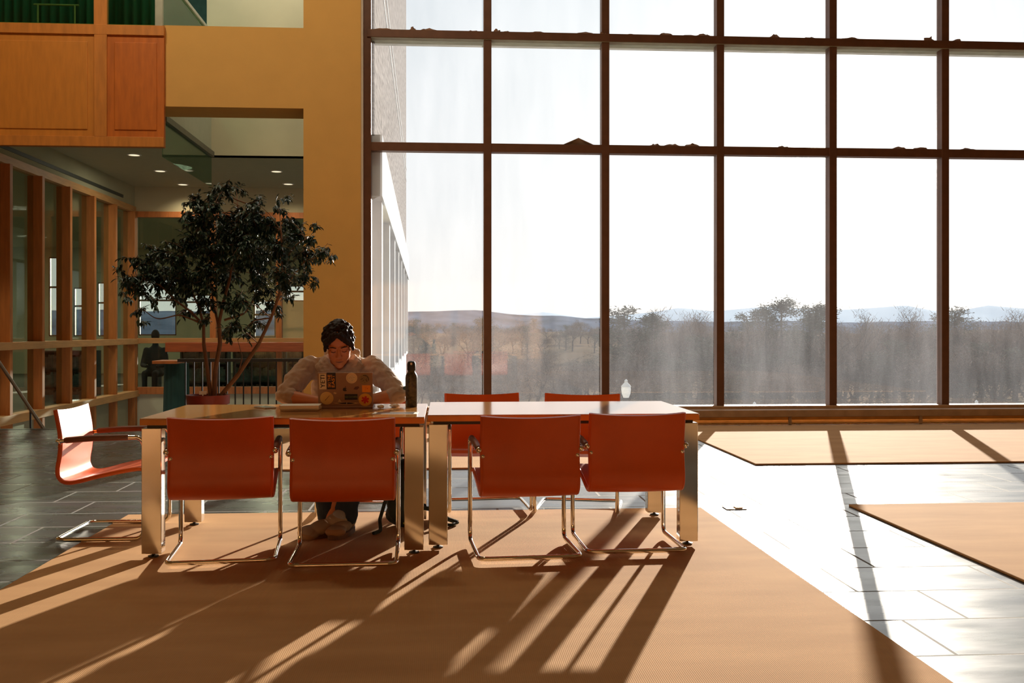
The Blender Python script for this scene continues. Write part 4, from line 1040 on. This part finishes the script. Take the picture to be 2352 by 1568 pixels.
# ------------------------------------------------------------------ outside ground, ridges
def terrain(name, ys, fn, x0, x1, nx, ma):
    m = M(); rows = []
    for y in ys:
        rows.append([m.bm.verts.new((x0 + (x1 - x0) * k / nx, y, fn(x0 + (x1 - x0) * k / nx, y))) for k in range(nx + 1)])
    for a_, b_ in zip(rows, rows[1:]):
        for k in range(nx): m.bm.faces.new((a_[k], a_[k + 1], b_[k + 1], b_[k]))
    return struct(name, m, ma)
def gz(x, y):
    z = -5.0
    if y > 55: z -= min(4, (y - 55) * .08)
    if y > 130: z += (y - 130) * .035 + 1.2 * noise.noise(Vector((x * .02, y * .02, 0)))
    return z
terrain('ground_outside', [13.3, 30, 45, 55] + [60 + 10 * k for k in range(36)], gz, -260, 420, 80, fieldm)
struct('ground_plaza', M().box(-1, 60, 36, 56, -5.06, -4.98), plaza)
def ridge(name, y, base, prof, ma, amp, sc):
    m = M(); n_ = 160; x0, x1 = at(-200, 757, Y=y).x, at(2900, 757, Y=y).x; r0, r1, r2 = [], [], []
    for k in range(n_ + 1):
        xx = x0 + (x1 - x0) * k / n_; u = (xx / y - ST / CT) ; px = CX + F * (xx * CT - y * ST) / (xx * ST + y * CT)
        for (pa, ya_), (pb, yb_) in zip(prof, prof[1:]):
            if pa <= px <= pb: pyv = ya_ + (yb_ - ya_) * (px - pa) / (pb - pa); break
        else: pyv = prof[-1][1]
        pyv += amp * noise.noise(Vector((xx * sc, 3, 1))) + amp * .5 * noise.noise(Vector((xx * sc * 3, 8, 1)))
        z = CH + (HY - pyv) / F * y
        r0.append(m.bm.verts.new((xx, y - y * .25, base))); r1.append(m.bm.verts.new((xx, y, z))); r2.append(m.bm.verts.new((xx, y + y * .2, base)))
    for a_, b_ in ((r0, r1), (r1, r2)):
        for k in range(n_): m.bm.faces.new((a_[k], a_[k + 1], b_[k + 1], b_[k]))
    return struct(name, m, ma)
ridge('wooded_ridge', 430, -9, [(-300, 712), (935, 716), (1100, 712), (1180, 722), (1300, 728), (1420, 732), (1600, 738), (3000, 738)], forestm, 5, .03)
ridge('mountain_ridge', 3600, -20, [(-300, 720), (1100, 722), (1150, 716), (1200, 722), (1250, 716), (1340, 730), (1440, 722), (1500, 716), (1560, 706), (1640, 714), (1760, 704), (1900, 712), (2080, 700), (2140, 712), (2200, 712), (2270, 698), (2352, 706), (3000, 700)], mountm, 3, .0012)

# ------------------------------------------------------------------ outside trees
def bare_tree(seed, H, spread, twigs, conifer=False, lean=0):
    q = random.Random(seed); t_ = M(); cr = M(); tips = []
    if conifer:
        t_.tube([(0, 0, 0), (0, 0, H * .95)], [H * .018, H * .004], 6)
        cl = []
        for k in range(80):
            tt = q.random() * .9 + .06; R = spread * (1.02 - tt) ** .6 * q.uniform(.1, 1.0) * (1 + .5 * noise.noise(Vector((tt * 6, seed, 0))))
            a_ = q.uniform(0, 2 * PI); cl.append((Vector((R * math.cos(a_), R * math.sin(a_), H * tt + q.uniform(-.1, .1))), q.uniform(.45, .9) * (1.2 - tt * .75)))
            t_.tube([(0, 0, cl[-1][0].z - R * .3), cl[-1][0]], [.05, .012], 3)
        for k in range(twigs):
            c_, r_ = cl[q.randrange(80)]; g_ = Vector((q.gauss(0, 1), q.gauss(0, 1), q.gauss(0, .9)))
            p_ = c_ + g_ * r_ * .62
            d = Vector((q.uniform(-1, 1), q.uniform(-1, 1), q.uniform(-.5, .7))) * .26; e = Vector((q.uniform(-1, 1), q.uniform(-1, 1), q.uniform(-1, 1))) * .09
            cr.tri(p_, p_ + d, p_ + d * .5 + e)
        return t_, cr
    def grow(p_, d, L, r, lev):
        e = p_ + d * L; mid = p_.lerp(e, .5) + Vector((q.uniform(-1, 1), q.uniform(-1, 1), 0)) * L * .06
        t_.tube([p_, mid, e], [r, r * .8, r * .6], 5 if lev < 2 else 3, cap=False)
        if lev >= 4: tips.append((p_, e)); return
        for k in range(3 if lev < 3 else 4):
            nd = (d * .75 + Vector((q.gauss(0, 1), q.gauss(0, 1), q.gauss(.25, .5))) * spread).normalized()
            grow(p_.lerp(e, q.uniform(.55, 1)), nd, L * q.uniform(.6, .8), r * .55, lev + 1)
    grow(Vector((0, 0, 0)), Vector((lean, 0, 1)).normalized(), H * .34, H * .018, 0)
    for k in range(twigs):
        a_, b_ = tips[q.randrange(len(tips))]; p_ = a_.lerp(b_, q.random()) + Vector((q.gauss(0, 1), q.gauss(0, 1), q.gauss(0, 1))) * H * .03
        d = Vector((q.uniform(-1, 1), q.uniform(-1, 1), q.uniform(-.2, 1))).normalized() * H * q.uniform(.03, .06); e = Vector((q.uniform(-1, 1), q.uniform(-1, 1), 0)) * H * .005
        cr.tri(p_, p_ + d, p_ + e)
    return t_, cr
protos = []
for sd_, H, sp, tg, con in ((1, 10, .45, 7500, 0), (2, 9, .55, 7500, 0), (3, 11, .38, 7000, 0), (4, 11, 3.0, 6500, 1), (5, 9, 3.0, 6000, 1)):
    a_, b_ = bare_tree(sd_, H, sp, tg, con)
    protos.append((a_.mesh('trunk', fixn=False), b_.mesh('crown', smooth=False, fixn=False), H, con))
def tree(k, x, y, top, label, group, sx=1.0):
    tm, cm, H, con = protos[k]; z0 = gz(x, y); s_ = (top - z0) / H
    t_ = thing('conifer' if con else 'bare_tree', label, 'tree', (x, y, z0 - .1), rs.uniform(0, 6), group)
    t_.scale = (s_ * sx, s_ * sx, s_)
    for nm, me, ma in (('trunk', tm, treebark), ('crown', cm, needlem if con else twigm)):
        if not me.materials: me.materials.append(ma)
        o = bpy.data.objects.new(nm, me); C.objects.link(o); o.parent = t_
def tree_px(k, px, pyt, y, label, group=None, sx=1.0):
    p_ = at(px, pyt, Y=y); tree(k, p_.x, y, p_.z, label, group, sx)
tree_px(3, 1498, 706, 95, 'bushy dark tree with the tallest crown in the third window column from the left', sx=1.2)
tree_px(0, 1580, 690, 90, 'bare tree just left of the fourth window column')
tree_px(3, 1795, 672, 85, 'tall conifer in the middle of the fourth window column', sx=1.25)
tree_px(3, 1760, 690, 88, 'conifer partly behind the tall conifer, on its left side', sx=1.1)
tree_px(1, 1690, 684, 88, 'bare tree at the left edge of the fourth window column')
tree_px(4, 1860, 700, 92, 'conifer right of the tall conifer', sx=1.2)
tree_px(2, 1965, 672, 86, 'tall thin bare tree at the left of the fifth window column')
tree_px(0, 2075, 676, 90, 'broad bare tree in the middle of the fifth window column')
tree_px(1, 2235, 690, 88, 'bare tree at the left of the last window column')
tree_px(0, 2330, 680, 84, 'bare tree cut by the right edge of the photo')
q = random.Random(21)
# dense belt on the right, looser woods and thickets elsewhere
for k in range(34):
    px = 1440 + (2460 - 1440) * (k + q.uniform(-.3, .3)) / 34
    tree_px(q.choice((0, 1, 1, 2, 3, 4)), px, q.uniform(682, 728), q.uniform(90, 125), 'tree in the bare woods outside the right hand windows', 'trees in the woods at right', q.uniform(1.1, 1.5))
for k in range(26):
    px = 1400 + 1060 * (k + q.uniform(-.3, .3)) / 26
    tree_px(q.choice((0, 1, 4)), px, q.uniform(760, 830), q.uniform(70, 85), 'low tree at the near edge of the woods outside', 'low trees at the woods edge', q.uniform(1.3, 1.9))
for k in range(34):
    px = 920 + 520 * (k + q.uniform(-.3, .3)) / 34
    tree_px(q.choice((0, 1, 2, 4)), px, q.uniform(722, 760), q.uniform(190, 330), 'tree of the distant woods seen through the left hand windows', 'trees in the distant woods', q.uniform(1.3, 1.8))
for k in range(16):
    px = 925 + 500 * (k + q.uniform(-.3, .3)) / 16
    tree_px(q.choice((0, 1, 1)), px, q.uniform(770, 850), q.uniform(75, 120), 'low bare tree on the slope seen through the left hand windows', 'low trees on the slope', q.uniform(1.3, 1.9))

# lamp posts
def lamp(px, py, y, lab):
    p_ = at(px, py, Y=y)
    t_ = thing('lamp_post', lab, 'street lamp', (p_.x, y, -5), group='lamp posts outside')
    H = p_.z + 5 - .95
    part('post', M().lathe([(0, 0), (.16, 0), (.14, .25), (.07, .45), (.05, H - .25), (.10, H - .12), (.13, H), (0, H)], seg=14), blackm, t_, world=False)
    part('globe', M().lathe([(0, H), (.14, H), (.22, H + .2), (.25, H + .42), (.235, H + .55), (0, H + .55)], seg=18), lampglass, t_, world=False)
    part('cap', M().lathe([(.26, H + .55), (.24, H + .6), (.13, H + .72), (.08, H + .78), (.09, H + .86), (0, H + .95)], seg=18), whitestone, t_, world=False)
lamp(1438, 870, 50, 'lamp post with a white acorn globe outside the third window column')
lamp(1733, 922, 52, 'lamp post of which only the tip shows, outside the fourth window column')
lamp(2243, 918, 52, 'lamp post of which only the tip shows, outside the last window column')

# ------------------------------------------------------------------ light
SUN = Vector((.3664, .9773, .178)).normalized()
sun = bpy.data.lights.new('sun', 'SUN'); sun.energy = 18; sun.angle = math.radians(.55); sun.color = (1.0, .90, .76)
so_ = bpy.data.objects.new('sun', sun); C.objects.link(so_); so_.rotation_euler = SUN.to_track_quat('Z', 'Y').to_euler(); so_.location = (10, 30, 12)
def area(name, loc, aim, size, power, col):
    l = bpy.data.lights.new(name, 'AREA'); l.shape = 'DISK'; l.size = size; l.energy = power; l.color = col
    o = bpy.data.objects.new(name, l); C.objects.link(o); o.location = loc
    o.rotation_euler = (Vector(aim) - Vector(loc)).to_track_quat('-Z', 'Y').to_euler(); return o
area('hall_wall_fill', (-4.0, 8.5, 8.5), (-3.6, 12.6, 2.6), 1.0, 150, (1, .84, .58))  # added fill for the beige wall, no known fixture up there
area('hall_wall_fill', (-1.0, 8.5, 8.5), (-1.6, 12.6, 1.5), 1.0, 80, (1, .84, .58))  # second added fill, aimed lower at the pillar
area('void_fill', (-2.4, 14.75, 8.7), (-2.6, 15.4, 4), 1.0, 100, (.95, .97, .9))  # added fill over the void, stands in for a supposed skylight
for x_, y_, e_ in ((-9, 16.5, 75), (-9.5, 23, 90), (-4, 24, 90), (-12, 30, 100), (-5, 30, 70), (-4.6, 17.0, 24)):
    area('room_fill', (x_, y_, ZC - .03), (x_, y_ + .001, 0), .8, e_, (1, .93, .70))  # unseen sources added to lift the dim rear rooms
area('upper_room_fill', (-6, 15.5, 8.6), (-6, 15.6, 4), .8, 170, (.85, 1, .85))  # invented source that brightens the upper floor
wd = bpy.data.worlds.new('sky'); bpy.context.scene.world = wd; wd.use_nodes = True
nt = wd.node_tree; nt.nodes.clear(); N, L = nt.nodes.new, nt.links.new
out = N('ShaderNodeOutputWorld'); bg_ = N('ShaderNodeBackground'); L(bg_.outputs[0], out.inputs[0])
tc = N('ShaderNodeTexCoord'); nrm = N('ShaderNodeVectorMath'); nrm.operation = 'NORMALIZE'; L(tc.outputs['Generated'], nrm.inputs[0])
sep = N('ShaderNodeSeparateXYZ'); L(nrm.outputs[0], sep.inputs[0])
rmp = N('ShaderNodeValToRGB'); cr = rmp.color_ramp
cr.elements[0].position = 0.0; cr.elements[0].color = (.86, .83, .78, 1)
cr.elements[1].position = 1.0; cr.elements[1].color = (.38, .50, .68, 1)
e = cr.elements.new(.12); e.color = (.74, .77, .79, 1)
e = cr.elements.new(.35); e.color = (.60, .68, .74, 1)
L(sep.outputs['Z'], rmp.inputs[0])
dt = N('ShaderNodeVectorMath'); dt.operation = 'DOT_PRODUCT'; L(nrm.outputs[0], dt.inputs[0]); dt.inputs[1].default_value = SUN
mxx = N('ShaderNodeMath'); mxx.operation = 'MAXIMUM'; L(dt.outputs['Value'], mxx.inputs[0]); mxx.inputs[1].default_value = 0
def glow(pw, s_, col):
    a_ = N('ShaderNodeMath'); a_.operation = 'POWER'; L(mxx.outputs[0], a_.inputs[0]); a_.inputs[1].default_value = pw
    v = N('ShaderNodeVectorMath'); v.operation = 'SCALE'; v.inputs[0].default_value = [c_ * s_ for c_ in col]; L(a_.outputs[0], v.inputs['Scale'])
    return v
g1, g2, g3 = glow(12, .35, (1, .94, .82)), glow(180, 1.6, (1, .93, .78)), glow(12000, 30, (1, .95, .8))
ad = N('ShaderNodeVectorMath'); L(rmp.outputs[0], ad.inputs[0]); L(g1.outputs[0], ad.inputs[1])
ad2 = N('ShaderNodeVectorMath'); L(ad.outputs[0], ad2.inputs[0]); L(g2.outputs[0], ad2.inputs[1])
ad3 = N('ShaderNodeVectorMath'); L(ad2.outputs[0], ad3.inputs[0]); L(g3.outputs[0], ad3.inputs[1])
L(ad3.outputs[0], bg_.inputs[0]); bg_.inputs[1].default_value = 1.0

# ------------------------------------------------------------------ camera, view
cam = bpy.data.cameras.new('camera'); cam.sensor_width = 36; cam.lens = F / 2352 * 36; cam.shift_y = (HY - 784) / 2352; cam.clip_end = 9000; cam.clip_start = .05
co = bpy.data.objects.new('camera', cam); C.objects.link(co); co.location = (0, 0, CH); co.rotation_euler = (PI / 2, 0, -TH)
sc = bpy.context.scene; sc.camera = co
vs = sc.view_settings; vs.view_transform = 'Standard'; vs.look = 'None'; vs.exposure = 0.0; vs.gamma = 1; vs.use_curve_mapping = False
sc.cycles.max_bounces = 10; sc.cycles.diffuse_bounces = 5; sc.cycles.glossy_bounces = 5; sc.cycles.transparent_max_bounces = 24
sc.cycles.sample_clamp_indirect = 8
